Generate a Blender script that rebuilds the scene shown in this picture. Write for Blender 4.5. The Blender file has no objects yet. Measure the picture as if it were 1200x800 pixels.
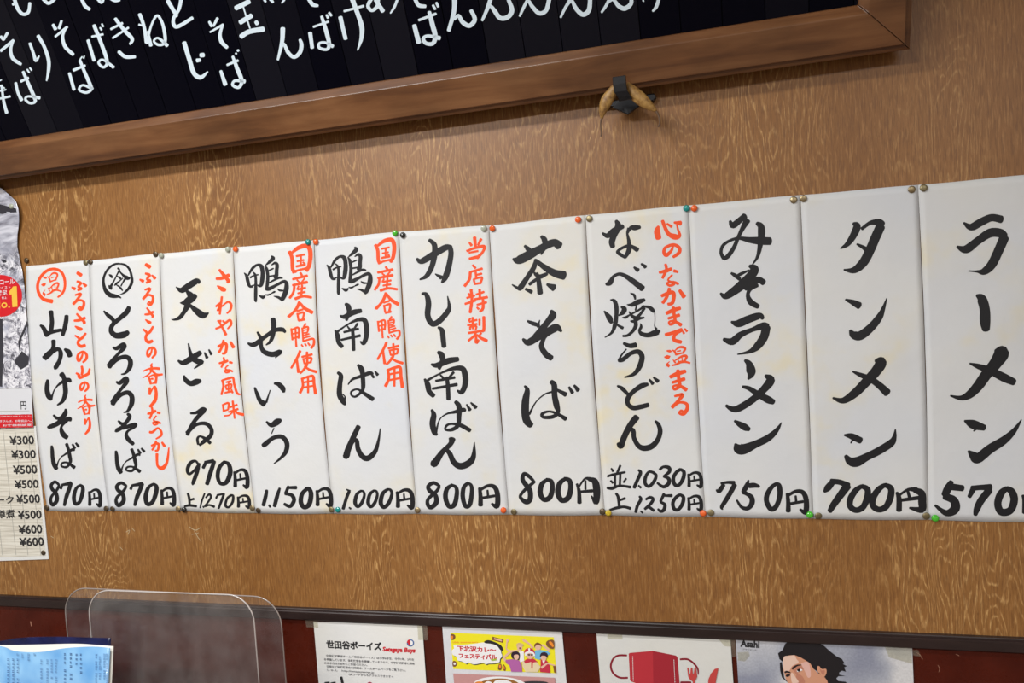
import bpy, math, random
from mathutils import Vector, Matrix
random.seed(4)
C = bpy.context.scene
COL = C.collection

# ---------------------------------------------------------------- camera
F = 900.0                                  # focal length in pixels of the 1200 x 800 frame
def nrm(v): return Vector(v).normalized()
_v1 = (-2900.0, 575.0)                     # where the level lines of the wall meet
_b = 19000.0
_a = (F * F + (_v1[1] - 400) * _b) / (600 - _v1[0])
XC = -nrm((_v1[0] - 600, _v1[1] - 400, F)) # world axes seen from the camera (right, down, forward)
ZC = -nrm((_a, _b, F))
YC = ZC.cross(XC)
DIST = 1.45
CAM = Vector((0.0, -DIST, 1.54))
cam_data = bpy.data.cameras.new('camera')
cam = bpy.data.objects.new('camera', cam_data)
COL.objects.link(cam)
cam_data.sensor_width = 36.0
cam_data.lens = F / 1200.0 * 36.0
cam_data.clip_start = 0.02
cam.matrix_world = Matrix(((XC[0], -XC[1], -XC[2], CAM[0]),
                           (YC[0], -YC[1], -YC[2], CAM[1]),
                           (ZC[0], -ZC[1], -ZC[2], CAM[2]),
                           (0, 0, 0, 1)))
C.camera = cam

def ray(px, py):
    d = Vector((px - 600.0, py - 400.0, F))
    return Vector((d.dot(XC), d.dot(YC), d.dot(ZC)))
def at(px, py, y=0.0):                     # the point of the plane Y = y that this view direction meets
    r = ray(px, py)
    return CAM + r * ((y - CAM.y) / r.y)
def at_plane(px, py, p0, n):
    r = ray(px, py)
    return CAM + r * ((p0 - CAM).dot(n) / r.dot(n))

# ---------------------------------------------------------------- world, lights, exposure
w = bpy.data.worlds.new('world'); C.world = w; w.use_nodes = True
w.node_tree.nodes['Background'].inputs[0].default_value = (0.75, 0.8, 0.85, 1)
w.node_tree.nodes['Background'].inputs[1].default_value = 0.05
def area(name, loc, size, power, rot=(0, 0, 0), color=(1, 1, 1)):
    l = bpy.data.lights.new(name, 'AREA'); l.shape = 'RECTANGLE'; l.size, l.size_y = size
    l.energy = power; l.color = color
    o = bpy.data.objects.new(name, l); COL.objects.link(o); o.location = loc; o.rotation_euler = rot
    return o
COOL = (0.99, 0.99, 0.985)
area('ceiling_tube_light', (-1.1, -1.15, 2.54), (1.25, 0.16), 24, color=COOL)
area('ceiling_tube_light', (-1.2, -2.5, 2.54), (1.25, 0.16), 56, color=COOL)
area('ceiling_tube_light', (1.3, -2.9, 2.54), (1.25, 0.16), 34, color=COOL)
C.view_settings.view_transform = 'Standard'
C.view_settings.look = 'None'
C.view_settings.gamma = 1.0
C.view_settings.use_curve_mapping = False
C.view_settings.exposure = 0.60

# ---------------------------------------------------------------- brush strokes
# "@ sheet part colour ox oy scale" opens a block; "key: x y w,x y w;..." are brush strokes (centre line and width);
# "=key x0 y0 x1 y1" writes a character again inside a box.
GLYPHS = """
@ 0 x black 195 315 11.43
~天: 125 240 10,200 285 75,300 225 88,400 165 80,440 180 50;262 290 30,310 340 80,345 385 100;180 455 10,250 450 80,330 400 105,390 358 66;290 480 90,240 570 60,180 650 55,110 678 30,65 675 10;300 470 30,400 560 80,490 620 90,565 590 20
@ 0 x black 110 300 14.55
~ring2: 440 655 10,520 620 35,600 540 50,645 440 52,640 340 45,600 220 42,530 150 38,440 130 30,360 135 36,280 180 40,210 260 40,165 370 42,165 480 50,200 590 70,270 660 82,350 680 72,420 690 40,460 712 25
~冷: 255 315 20,285 335 45,310 365 40;250 500 20,282 540 66,300 565 30;290 510 45,340 420 26,390 320 24,430 240 36,405 205 34;435 260 24,490 320 40,560 370 72,610 375 40;395 345 22,440 365 40,450 385 30;490 375 20,440 420 24,380 470 34,350 500 20;530 390 40,490 450 26,460 510 24;385 490 22,430 520 30,470 560 34,485 590 20
@ 0 x black 700 335 12.31
~焼: 100 360 20,140 410 60,180 470 88,205 530 50;190 200 20,245 215 56,275 300 65,275 430 60,255 560 65,210 670 40,110 740 15;345 300 30,390 330 75,370 380 70,310 425 20;290 560 30,340 590 45,370 605 45;480 105 20,530 130 40,548 190 30;430 268 14,500 272 58,590 230 76,680 200 50;565 290 26,550 350 22;360 455 14,410 452 38,470 415 26,600 345 32,680 290 36;460 370 20,500 430 46,545 460 60;640 290 20,740 305 46,790 340 62,812 372 44;826 370 16,832 480 13,826 570 16,850 620 40;680 320 40,625 400 40,560 465 56;480 505 22,530 508 46,600 470 46,675 455 26;545 490 60,555 570 58,510 650 48,440 710 40,370 720 34;625 540 16,632 590 42,608 640 40,640 690 62,730 708 68,820 680 86,885 660 70,905 665 20
@ 0 x red 35 305 13.34
~温: 205 265 15,240 272 35,262 275 15;175 378 10,212 380 55,245 365 15;228 560 14,222 530 45,205 510 20,238 460 8;270 250 14,300 280 26,320 340 26;300 265 10,350 205 26,400 200 34,428 225 30,410 280 26,400 310 22;330 275 14,375 262 16;325 330 24,390 305 20;280 425 10,300 465 22,310 480 20;305 440 14,380 370 26,430 355 34,445 380 30,420 440 30;340 415 14,350 465 16;388 390 12,395 450 14;265 530 16,320 510 26,370 470 34,430 465 26,485 485 24
@ 0 x red 160 420 11.43
~香: 215 50 14,200 80 24,212 90 18;95 160 18,180 125 22,270 120 30,318 125 30;210 90 24,205 140 40,195 175 20;200 175 16,150 220 18,85 255 10;215 150 30,260 195 26,300 212 30,362 205 22;150 220 14,180 270 28,200 340 28;180 235 14,230 215 20,270 225 38,275 270 30,265 330 34;205 268 20,230 268 24;205 340 10,260 325 24
@ 0 x black 280 295 12.31
~鴨: 70 305 10,105 350 42,125 430 48,150 495 38,195 505 20;130 340 20,190 240 38,260 190 34,320 210 56,340 300 56,335 400 60,315 485 46,270 492 14;195 290 14,230 330 32,240 400 36,240 500 42,240 620 46,240 700 38,250 720 14;160 372 26,215 342 22,275 330 18;165 500 22,215 482 16,290 480 12;470 60 20,490 95 56,440 145 42,380 195 12;370 200 14,400 250 42,415 350 44,410 460 46,400 530 38;470 190 14,520 162 36,550 190 50,545 270 50,540 350 54,510 370 34;420 275 14,470 252 22,500 240 16;430 355 22,520 340 22;440 445 18,500 412 26,580 375 32,630 380 20;395 530 56,440 532 54,540 482 38,640 432 44,685 445 50,690 520 66,670 600 66,632 680 56,620 710 20;620 700 20,580 660 36,505 640 10;290 630 12,345 655 46,380 630 14;385 615 10,420 622 24,470 600 12;470 600 12,510 580 26,530 575 10;560 535 12,590 555 28,640 560 20
@ 1 seal red 30 300 5
ring: 188 240 6,215 218 9,229 180 10,226 130 11,205 90 11,165 75 11,120 88 12,82 130 12,69 175 12,78 220 13,105 252 14,155 265 18
!温
@ 1 dish_name black 30 300 5
山: 148 325 22,152 350 18,155 390 20,150 435 20;88 405 10,105 420 18,120 450 22,128 465 20;120 462 18,150 445 18,210 432 14;240 350 18,238 380 20,230 420 20,218 462 16
か: 103 590 8,120 588 26,160 555 24,195 545 16,207 570 20,200 610 18,178 650 20,172 662 6;165 495 20,165 530 18,152 565 20,118 605 10;230 545 10,250 560 24,260 585 22
@ 1 dish_name black 30 375 5
け: 130 350 10,128 375 20,126 410 22,135 445 24,150 465 14;150 460 10,165 415 4,185 385 6;185 385 6,215 362 14,250 350 20,262 360 12;210 315 24,225 340 20,230 380 22,232 430 22,215 475 16,185 497 5
@ 1 dish_name black 30 450 5
そ: 163 182 8,180 198 14,195 198 10,205 190 6;235 147 10,230 175 22,195 220 18;220 190 14,190 228 22,140 250 18,132 246 8;190 232 12,225 215 20,258 202 18,262 215 10;240 215 14,212 245 10,210 270 18,222 295 24,242 312 20
ば: 153 362 10,156 390 16,158 430 17,166 470 20,180 495 18;182 480 8,195 445 3,215 420 5;210 425 4,240 405 8,275 382 12,285 388 8;240 350 14,250 380 14,258 420 16,262 455 13,240 485 10,210 480 8,215 462 8,245 460 8,285 488 16;275 352 8,288 375 12;295 345 8,310 365 12
@ 1 price black 30 450 5
8: 195 590 10,172 572 13,150 590 14,155 615 16,178 640 16,182 680 18,160 707 16,147 690 14,150 660 12,182 620 12,195 592 10
7: 205 612 12,213 592 10;212 590 10,235 586 13,264 580 18;264 580 18,255 612 18,238 660 18,226 710 12
0: 318 592 10,295 612 14,282 660 18,290 700 16,315 690 16,332 640 18,334 605 16,318 590 10
円: 372 630 10,375 670 13,375 708 15;372 640 8,400 620 10,425 625 14,436 660 16,434 712 16,415 700 6;400 640 6,402 668 7;380 675 8,425 665 8
@ 1 side_note red 30 300 5
ふ: 302 98 14,325 112 16;300 148 8,322 158 12,308 180 8,325 190 12,305 200 8;270 182 6,288 192 14;335 158 6,352 175 14
る: 290 228 6,322 222 12,300 255 9,280 280 12;280 282 8,310 258 7,338 265 10,340 290 12,325 312 12,308 308 6,318 296 6,332 314 8
さ: 285 378 8,315 375 12,348 362 12;300 338 8,325 365 12,345 388 12,338 395 6;290 410 4,315 425 16,330 428 12
と: 290 465 6,310 478 10,315 492 8;352 452 8,335 475 11,310 495 10,308 515 12,325 528 14,348 522 12
の: 335 562 6,328 590 8,312 612 12,303 600 10,308 575 9,335 560 9,355 575 11,355 600 11,335 622 8
smallyama: 328 645 10,332 670 11,328 695 10;295 685 6,310 695 12,318 712 12,365 690 12;375 660 8,368 690 12
=の 315 735 370 795
@ 1 side_note red 30 450 5
=香 303 60 412 182
り: 350 205 8,350 235 8;350 235 4,362 210 4,372 200 8,378 230 10,372 265 12,350 292 7
@ 2 seal black 30 300 5
!ring2
!冷
@ 2 dish_name black 30 300 5
bigと: 458 322 6,480 345 16,510 370 18,512 385 12;605 300 18,590 330 24,545 370 20,508 405 20,502 440 22,530 465 26,575 460 30,600 445 20
ろ: 512 535 8,535 540 18,572 515 16,577 535 20,540 575 13,505 612 14,482 640 12;490 650 20,500 632 24,540 602 18,585 590 20,612 610 22,610 650 22,585 685 10,560 692 4
@ 2 dish_name black 30 375 5
=ろ 498 330 634 542
bigそ: 545 590 8,562 605 14,580 600 6,598 580 3;600 548 12,612 565 18,590 600 16,570 625 18,535 645 18,528 645 8;570 635 10,610 620 18,645 610 16,640 625 12,600 650 10,592 675 16,605 700 20,632 725 16
@ 2 dish_name black 30 450 5
=ば 525 372 702 526
@ 2 price black 30 450 5
=8 522 572 595 718
=7 608 575 692 715
=0 692 578 775 710
=円 790 605 878 716
@ 2 side_note red 30 300 5
=ふ 665 42 765 160
=る 683 185 750 290
=さ 695 300 752 395
=と 685 408 750 512
=の 708 530 765 600
@ 2 side_note red 30 375 5
=香 685 250 810 378
=り 725 385 775 510
な: 718 548 8,745 540 12,765 530 10;742 508 8,745 535 9,730 575 8;775 540 10,790 545 8;768 560 5,752 585 5,775 602 9,758 612 7,748 600 6,772 594 7,792 604 8
つ: 728 655 10,745 655 10,775 632 8,795 650 9,795 675 9,765 695 5
redか: 738 735 8,770 722 10,780 730 10,775 760 9,760 765 7;765 708 8,755 740 8,742 760 8;800 715 8,815 738 12
@ 2 side_note red 30 450 5
し: 770 408 12,770 450 10,775 480 10,800 492 18,825 465 12,835 420 9,840 372 4
@ 3 dish_name black 190 280 5
!天
@ 3 dish_name black 190 360 5
ざ: 155 212 5,162 250 12,172 285 20;95 312 8,125 325 22,170 300 28,225 265 22;180 300 24,215 318 26,235 322 16,190 358 4;250 265 6,265 295 14;275 248 6,290 275 12;130 400 8,140 425 20,170 445 24,205 435 28,228 430 16
@ 3 dish_name black 190 450 5
bigる: 170 170 8,205 165 14,240 145 18,258 150 14;248 155 20,200 205 18,165 260 17,150 295 16;148 285 18,200 238 14,255 230 17,288 260 18,285 300 19,245 335 18,220 358 8;212 352 10,208 320 11,222 305 8,255 320 14,282 345 14
@ 3 price black 190 450 5
9: 215 475 10,195 450 10,165 462 16,148 500 16,158 526 12,185 508 10,208 478 10;215 465 14,205 510 18,182 575 16,178 590 5
b7: 240 490 14,255 460 14;250 458 13,300 450 17;305 452 16,285 510 20,262 585 18
b0: 365 455 14,335 488 18,325 540 18,340 580 16,375 575 20,398 520 22,390 470 18,362 455 12
=円 418 497 508 612
上: 150 640 10,158 670 11,160 708 9;158 680 8,185 672 10;130 716 8,160 710 11,200 715 10
s1: 248 640 6,230 690 7,222 725 5
dot: 238 715 5,243 722 6
s2: 255 665 6,275 645 9,285 662 9,265 695 8,250 715 8,275 708 8,305 718 10
s7: 315 668 8,325 650 8;322 650 8,362 642 9;362 642 9,350 675 11,330 728 9
s0: 405 650 10,380 670 10,370 710 11,390 720 9,412 690 11,415 655 10,400 650 8
=円 438 650 518 728
@ 3 side_note red 190 280 5
=さ 312 175 398 305
わ: 350 338 9,345 380 9,338 440 8;315 395 8,345 375 10,325 420 8,345 400 4,385 368 8,405 385 10,400 415 9,380 435 6
や: 315 525 8,350 510 8,395 475 10,405 500 10,385 525 6;325 480 6,345 480 10;355 478 6,365 488 8;335 485 8,360 530 10,375 560 12
=redか 325 588 428 675
=な 333 690 420 784
@ 3 side_note red 190 360 5
風: 355 425 9,362 460 9,350 510 8;358 425 6,395 415 9,418 412 9,425 450 9,440 500 10,458 510 6;378 438 6,405 430 6;375 460 6,380 480 6;375 458 6,408 450 7,405 475 6;380 480 5,405 475 5;392 435 6,392 490 6;370 500 6,405 492 8;408 480 5,415 500 8
味: 358 568 8,362 610 7;358 570 6,390 560 8,388 595 7;365 605 6,388 598 6;398 585 6,440 570 8;390 612 6,445 595 8;415 548 8,420 600 8,425 650 6;418 605 6,395 630 5,365 635 5;425 600 6,445 620 10,478 628 12
@ 5 dish_name black 370 265 5
=鴨 62 118 332 404
南: 175 455 12,190 470 24,195 500 20,180 550 12;145 525 8,170 530 20,220 505 24,265 495 18;115 610 8,128 640 22,135 680 20,155 705 18;130 615 10,180 580 6,240 550 14,285 550 22,298 600 24,295 650 22,280 685 18,262 675 6;185 585 5,200 605 10;245 570 10,225 600 8;165 620 9,250 600 10;150 665 9,260 640 12;215 600 14,220 660 16,222 725 16
@ 5 dish_name black 370 400 5
bigば: 130 182 12,148 200 20,142 250 22,140 310 25,160 350 24,172 370 10;165 350 14,172 325 5,160 310 3;190 252 3,215 222 10,260 205 14,315 185 18,335 190 10;248 138 12,268 160 24,275 200 20,278 260 19,270 290 13,235 322 9,210 315 8,210 292 8,245 280 8,285 305 16,335 338 20;322 185 6,340 210 12;348 175 6,362 195 14
bigん: 165 665 14,178 670 30,190 630 28,225 550 24,250 498 22;195 635 8,222 585 12,240 580 18,248 630 22,275 675 24,310 682 26,350 640 20,370 570 10,378 510 3
@ 5 price black 370 455 5
c1: 180 592 5,200 602 10;195 605 14,180 640 14,160 705 14
cdot: 195 698 6,205 705 8
c0: 265 600 10,240 622 15,230 668 17,245 692 14,268 672 15,284 628 12,278 604 10,260 600 8
=c0 298 593 366 700
=c0 370 585 452 704
=円 470 590 577 707
@ 4 side_note red 190 280 5
国: 745 75 16,760 110 16,765 180 16,785 190 12;760 80 10,800 50 18,850 40 20,868 80 20,862 150 18,845 185 16;765 195 12,800 182 8,850 170 10;785 100 8,835 90 8;790 130 7,830 122 7;785 160 9,838 150 10;812 95 8,812 155 8;825 135 6,835 145 8
@ 4 dish_name black 190 280 5
=鴨 478 95 742 370
せ: 505 610 8,540 618 22,600 575 18,660 535 18,705 530 20,722 545 10;560 545 8,578 580 16,582 630 18,602 662 22,650 675 24,695 660 20,665 695 3;650 468 22,655 500 24,650 560 20,635 600 14,610 620 4
@ 4 dish_name black 190 450 5
い: 545 20 8,558 55 16,575 95 20,600 115 28;612 105 10,625 65 5,635 35 3;660 -5 10,685 0 20,708 25 24,714 45 12
う: 612 220 8,640 240 20,675 220 30,695 210 14;655 258 4,640 290 3;590 360 18,605 350 22,650 315 18,700 308 20,730 345 22,724 395 20,692 435 11,655 465 3
@ 4 price black 190 450 5
d1: 612 622 12,606 655 17,592 710 16
d1b: 688 610 10,672 660 18,658 715 16
ddot: 626 708 9,632 720 8
d5: 740 600 14,722 640 13;742 606 12,785 606 16;720 642 12,758 650 16,772 680 18,750 715 16,715 702 12
d0: 850 612 16,820 642 19,812 690 21,830 720 20,860 705 22,872 650 22,862 615 18,840 612 12
=円 900 608 998 722
@ 4 side_note red 190 280 5
産: 810 198 10,820 215 8;765 235 9,850 215 11;790 240 6,805 255 7;835 230 6,815 255 6;765 270 9,850 252 12;775 265 10,770 310 10,748 345 10;800 275 6,790 295 6;795 295 8,840 285 8;795 318 7,838 310 8;820 270 8,815 340 8;780 350 12,825 335 10,875 342 10
合: 805 370 14,785 410 12,745 455 10;738 455 8,755 440 10;810 375 8,835 405 14,880 430 16;790 422 7,825 412 7;792 435 7,800 475 8;795 440 7,830 430 9,825 468 8;800 478 8,835 470 10
smallkamo: 758 525 8,765 590 8;762 530 6,800 520 8,800 580 8;765 555 5,798 548 6;766 582 6,800 572 6;782 525 7,785 590 7,788 630 8;842 495 8,830 515 7;822 520 7,828 595 7;826 522 6,855 515 8,852 545 6,830 550 5;830 535 4,850 530 4;828 565 5,862 555 6;828 580 5,868 568 6;826 600 6,860 588 7,888 585 9,890 615 10,875 638 10;818 618 6,826 630 6;838 612 6,846 624 6;856 608 6,866 622 7
@ 4 side_note red 190 360 5
使: 810 255 11,795 290 10,758 355 8;790 300 9,795 345 10,800 380 12;820 290 8,880 275 9;828 300 7,835 330 7;830 302 6,875 295 8,870 322 7;835 330 7,875 320 7;850 262 9,850 330 10,830 365 9,810 385 8;835 345 6,865 365 10,905 378 12
用: 820 415 10,825 460 10,808 500 12;820 418 8,860 405 10,885 405 12,890 450 12,898 505 14;828 440 7,880 430 7;826 470 7,880 460 7;855 410 8,855 500 8
@ 5 side_note red 370 265 5
=国 342 70 468 222
=産 340 233 482 382
=合 345 385 490 512
=smallkamo 360 525 495 665
=使 358 675 516 813
=用 402 820 516 950
@ 6 dish_name black 370 265 5
カ: 592 190 10,620 205 26,690 165 30,760 125 28,790 122 18;665 80 14,695 110 24,695 170 26,680 235 24,650 290 20,610 312 6;785 118 22,792 160 24,778 240 26,758 300 26,738 330 8;700 280 4,735 300 20
レ: 622 395 10,648 402 20,660 450 26,655 520 26,675 565 26,700 570 26,735 545 26,772 500 24,782 470 16,772 410 3
ー: 718 592 10,740 610 22,746 650 24,752 705 22
@ 6 dish_name black 370 400 5
=南 634 56 893 346
fばl: 680 400 10,692 430 24,685 480 28,695 530 24,710 545 12;705 535 10,725 460 4,765 425 6,815 412 14,865 400 20,878 405 10;820 352 16,840 380 24,840 440 22,835 490 18,800 515 16,760 515 9,770 490 10,800 482 9,850 490 18,905 520 18;885 368 6,905 400 16;910 358 6,940 385 18
fん: 685 700 14,695 715 34,740 650 24,790 600 22,800 570 32;758 628 16,785 655 22,810 708 26,850 730 30,900 710 30,925 670 22,930 590 3
@ 6 price black 370 455 5
=8 645 546 732 705
f0: 800 565 14,768 590 20,760 640 22,780 690 20,812 680 22,826 620 20,822 580 16,795 566 12
=f0 852 545 922 700
=円 952 565 1078 700
@ 6 side_note red 370 265 5
当: 930 65 14,935 115 12;900 95 8,912 112 12;968 75 12,950 110 8;885 145 9,930 128 10,985 118 14,978 150 10,945 185 14;898 155 7,950 145 8;900 190 10,945 180 14
店: 920 228 10,935 245 10;905 268 8,975 248 10;905 268 12,900 310 12,872 350 12;935 260 9,940 300 9;940 285 7,972 278 9;925 310 8,932 340 8;925 310 7,972 300 9,965 332 9;932 338 8,968 332 9
特: 895 395 9,905 410 8;885 420 8,930 405 10;875 455 9,935 435 10;910 372 12,915 430 12,905 505 12;940 400 8,985 385 9;930 428 9,1005 415 11;945 460 7,1000 445 10;960 370 11,962 425 9;980 430 10,980 480 12,962 500 9;945 475 7,955 485 9
製: 905 540 8,898 555 7;900 560 7,945 548 8;890 580 7,945 572 8;920 535 10,922 600 9;905 590 7,905 605 7;905 590 6,940 585 7,938 605 7;960 545 9,960 580 8;985 530 12,985 605 12,970 615 7;895 625 9,990 610 9;940 615 9,930 640 9,895 670 9;940 640 8,942 680 14,955 665 8;970 625 8,955 645 7;945 635 7,970 655 12,1003 670 14
@ 7 dish_name black 590 245 5
茶: 56 292 10,88 298 38,150 268 42,215 232 34,260 208 34,300 196 34,326 215 40;125 215 12,150 240 26;222 160 14,240 180 26,242 220 20,220 265 6;190 295 14,178 340 22,140 400 22,102 455 26,90 465 16,50 442 4;195 305 18,240 340 26,300 375 34,355 388 42;180 370 8,190 385 14,215 395 20,255 378 14;195 375 12,205 410 20,215 492 26;215 395 14,180 420 14,152 440 14;130 468 12,165 485 18;255 440 10,295 460 34
gそ: 142 655 8,170 668 18,205 680 16,200 690 8;213 650 3,205 680 10;280 595 14,290 620 34,260 660 28,220 710 30,180 755 26;115 760 10,145 780 30,200 750 34,260 715 30,310 692 34,340 715 10;310 705 16,250 740 16,228 780 20,225 810 24,250 850 28,282 872 26
@ 7 dish_name black 590 375 5
gば: 125 385 8,140 410 22,130 470 34,128 540 36,138 590 36,162 615 28;152 550 10,190 480 4,240 435 5,285 420 8;280 360 20,298 380 26,300 440 26,312 500 28,320 540 16,290 565 17,235 568 14,228 548 14,265 534 9,310 545 12,365 578 20;310 405 10,365 435 22;385 392 10,405 425 16;415 382 10,438 410 20
@ 7 price black 590 455 5
g8: 180 548 12,150 515 16,120 500 16,112 535 20,135 570 22,155 600 24,155 650 24,130 665 22,98 635 14,120 600 14,165 560 14,182 548 10
g0: 255 535 14,225 560 22,215 610 24,235 650 22,270 640 24,286 590 22,280 545 20,250 533 14
=g0 306 520 405 666
g円: 430 560 10,442 600 16,445 670 20;440 580 7,475 530 8,505 530 18;500 532 16,535 545 30,546 600 34,542 668 24,515 630 5;480 540 8,480 590 9;450 605 10,520 600 14
@ 8 dish_name black 590 245 5
gな: 580 140 8,610 155 24,650 125 28,700 100 20;660 68 14,672 100 30,650 150 26,635 190 28,640 220 22;800 105 14,770 108 24,745 110 16,728 140 6;730 110 6,725 140 8,735 190 16,735 240 22,712 282 14;712 282 12,680 262 16,668 248 12,700 225 12,740 215 14,785 238 22
べ: 602 440 12,625 430 24,645 395 14,680 380 14,720 395 20,770 430 26,815 465 28;765 340 8,788 358 20;808 320 8,832 338 18
!焼
@ 8 dish_name black 590 375 5
gう: 705 135 12,740 150 20,775 145 24;675 235 16,700 230 20,745 195 18,790 185 22,812 215 24,798 270 24,765 315 16,710 335 5;720 170 5,695 200 6,680 225 8
ど: 668 385 8,695 400 18,730 435 14;845 375 14,810 385 24,765 415 20,730 455 22,730 492 20,760 513 22,800 508 22,848 496 20;855 348 8,875 372 16;880 335 8,905 358 18
gん: 672 722 16,688 738 26,705 690 28,740 620 28,780 568 30;715 655 12,752 640 16,762 655 20,765 690 20,790 735 22,825 750 26,870 738 26,905 698 22,918 650 22,908 612 18,890 592 10
@ 8 price black 690 530 8
並: 210 150 10,228 175 18;295 122 16,275 170 16,262 195 12;175 225 14,225 208 17,340 185 14;205 265 12,225 285 16;245 215 15,245 310 15;295 205 15,290 310 15;350 245 12,325 280 12;172 332 16,220 335 24,290 312 16,390 325 20
h1: 465 165 14,485 190 24,455 260 24,425 330 24
hdot: 465 310 10,488 330 16
h0: 610 190 20,565 182 18,532 230 24,528 290 24,565 318 22,612 270 24,630 215 22,604 190 18
h3: 665 160 18,700 135 18,750 142 26,755 180 24,702 225 16;700 225 14,748 245 26,748 290 28,700 322 24,642 285 14
h0b: 860 158 22,822 185 24,792 240 26,805 300 26,845 305 24,882 250 28,892 185 26,860 158 20
=円 925 183 1068 333
上2: 255 385 16,275 420 20,285 510 18;285 450 14,340 430 18;195 540 14,260 520 20,330 510 18,390 525 20
h1b: 475 412 14,488 440 22,455 500 22,440 560 20
hdot2: 485 550 8,505 565 14
h2: 535 440 16,575 420 18,602 438 22,580 480 22,525 530 18;525 530 18,560 512 20,610 545 20
h5: 705 390 22,672 460 18;700 405 14,778 405 22;672 465 16,712 490 24,702 540 24,672 550 22,648 530 12
=h0b 775 385 900 545
=円 925 403 1068 553
@ 8 side_note red 590 245 5
心: 908 100 10,900 130 28,908 170 26;932 68 14,948 110 16,968 145 18,1005 162 26,1032 155 14,1022 118 8,1015 92 4;958 85 7,985 102 12;1000 78 8,1038 82 22
=の 932 203 1038 285
=な 908 318 1030 452
=redか 920 458 1068 562
ま: 955 610 14,1000 590 18,1035 580 14;965 640 10,1030 620 14;995 575 14,1000 620 13,1004 658 13,978 675 11,970 660 7,1000 655 10,1040 678 16
で: 950 735 14,990 725 15,1045 705 15;1040 712 12,1005 735 13,1000 765 16,1040 778 16;1050 715 6,1058 728 9;1062 700 6,1075 715 10
@ 8 side_note red 590 375 5
=温 940 153 1098 277
=ま 970 286 1080 416
=る 980 430 1084 556
@ 9 dish_name black 820 240 5
み: 178 95 12,195 120 28,240 85 26,265 65 28;278 90 30,255 130 22,230 180 16,200 250 18,165 300 20,140 315 16;140 312 18,125 280 14,135 240 14,175 210 12,230 195 14,290 205 26,350 210 36,412 212 36;335 108 16,358 125 30,362 170 34,355 230 24,340 300 14,310 348 4
iそ: 185 400 10,210 415 18,235 435 16;215 418 8,240 405 14,290 382 5;292 358 14,322 375 38,300 415 42,250 465 44,200 505 38,150 535 28,122 518 8;265 480 40,310 455 36,345 438 28,375 455 28;335 468 22,295 495 16,282 530 18,300 570 28,342 595 22
ラ: 185 685 8,225 695 34,285 670 36,350 650 30,370 665 16;140 787 14,190 800 34,240 760 28,310 730 20,370 710 34,395 715 34;390 715 40,375 775 40,335 830 34,290 860 16,222 875 4
@ 9 dish_name black 820 350 5
iー: 265 360 12,288 380 30,300 420 44,298 445 32,284 470 8
メ: 385 450 14,415 475 40,375 530 34,310 590 32,230 640 32,190 645 24,155 625 12;252 515 12,290 525 20,345 560 28,400 590 34,432 604 24
@ 9 dish_name black 820 460 5
ン: 205 165 10,230 182 24,265 202 32,290 214 18;208 300 10,225 325 48,260 330 48,330 300 34,400 265 32,450 220 20,478 175 3
@ 9 price black 820 540 10
i7: 195 340 20,228 350 52,280 280 44;250 262 26,330 250 34,405 255 44;410 278 54,355 380 54,300 470 50,258 540 42,270 570 10
i5: 572 225 18,545 300 56,508 365 46;580 290 56,640 285 56,698 300 30;505 365 44,560 390 44,608 430 56,610 500 60,560 555 46,490 540 36,435 460 22
i0: 900 265 38,840 310 50,788 400 56,785 480 56,830 560 56,880 550 56,920 480 54,940 380 58,930 290 56,895 262 30
@ 9 price black 820 460 5
=円 505 572 638 710
@ 10 dish_name black 960 230 5
タ: 200 160 14,222 175 34,200 230 32,165 280 22,125 305 5;250 190 14,300 155 18,350 152 32,372 165 30;360 175 44,330 240 44,300 310 44,260 385 42,205 432 30,145 430 6;222 280 8,260 300 18,285 320 24
jンdot: 155 605 8,195 620 24,235 640 34
@ 10 dish_name black 960 360 5
jン: 182 135 12,200 160 36,240 165 42,300 120 38,350 60 32,374 10 18,395 -52 3
jメ: 328 312 14,362 320 50,330 375 48,270 440 44,210 500 40,140 545 28,80 530 8;195 375 6,240 395 20,300 420 28,350 455 32,398 500 38
@ 10 dish_name black 960 460 5
jン2: 148 248 8,190 255 28,243 280 30;185 295 4,200 270 10;155 370 16,180 400 38,220 405 46,280 375 36,350 340 36,420 295 34,440 260 20,446 215 4
@ 10 price black 960 460 5
j7: 30 580 12,50 558 32,82 520 26;70 520 26,120 524 24,170 545 30;165 545 38,125 600 34,82 660 30,62 695 22
j0: 250 547 18,215 572 26,184 620 30,182 665 28,215 688 26,255 672 28,280 620 30,283 568 28,250 547 20
=j0 300 530 435 698
j円: 455 585 12,468 620 24,468 690 26;465 605 10,520 568 12,570 570 26;560 572 24,600 590 34,604 640 38,600 685 32,530 675 8;520 580 12,530 615 14;480 630 14,590 615 18
@ 11 dish_name black 960 230 5
kラ: 848 155 8,890 180 32,950 150 36,1010 125 34,1068 135 36;808 295 10,860 310 38,930 260 36,1000 215 42,1060 215 42,1085 235 38;1085 240 46,1050 320 44,1010 400 42,965 440 32,925 440 10,875 437 4
kー: 922 580 12,950 600 44,968 660 48,970 730 50,975 780 36
@ 11 dish_name black 960 360 5
kメ: 1030 255 18,1068 265 70,1030 330 58,980 390 52,930 460 48,880 510 38,830 530 22,768 517 6;880 328 6,930 345 24,1000 370 34,1080 410 40,1142 438 32
@ 11 dish_name black 960 460 5
kン: 852 165 8,900 185 42,968 205 28;905 225 4,920 210 12;875 342 10,905 370 42,930 385 46,1000 330 44,1080 280 38,1140 225 24,1185 158 3
@ 11 price black 960 460 5
k5: 775 522 22,755 560 36,737 600 34;765 550 32,842 560 28;735 608 30,788 630 38,796 680 44,745 705 28,680 660 10
k7: 880 610 18,900 570 26;895 560 24,950 555 24,1005 555 32;998 570 34,950 630 34,925 680 30,915 715 18
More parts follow.
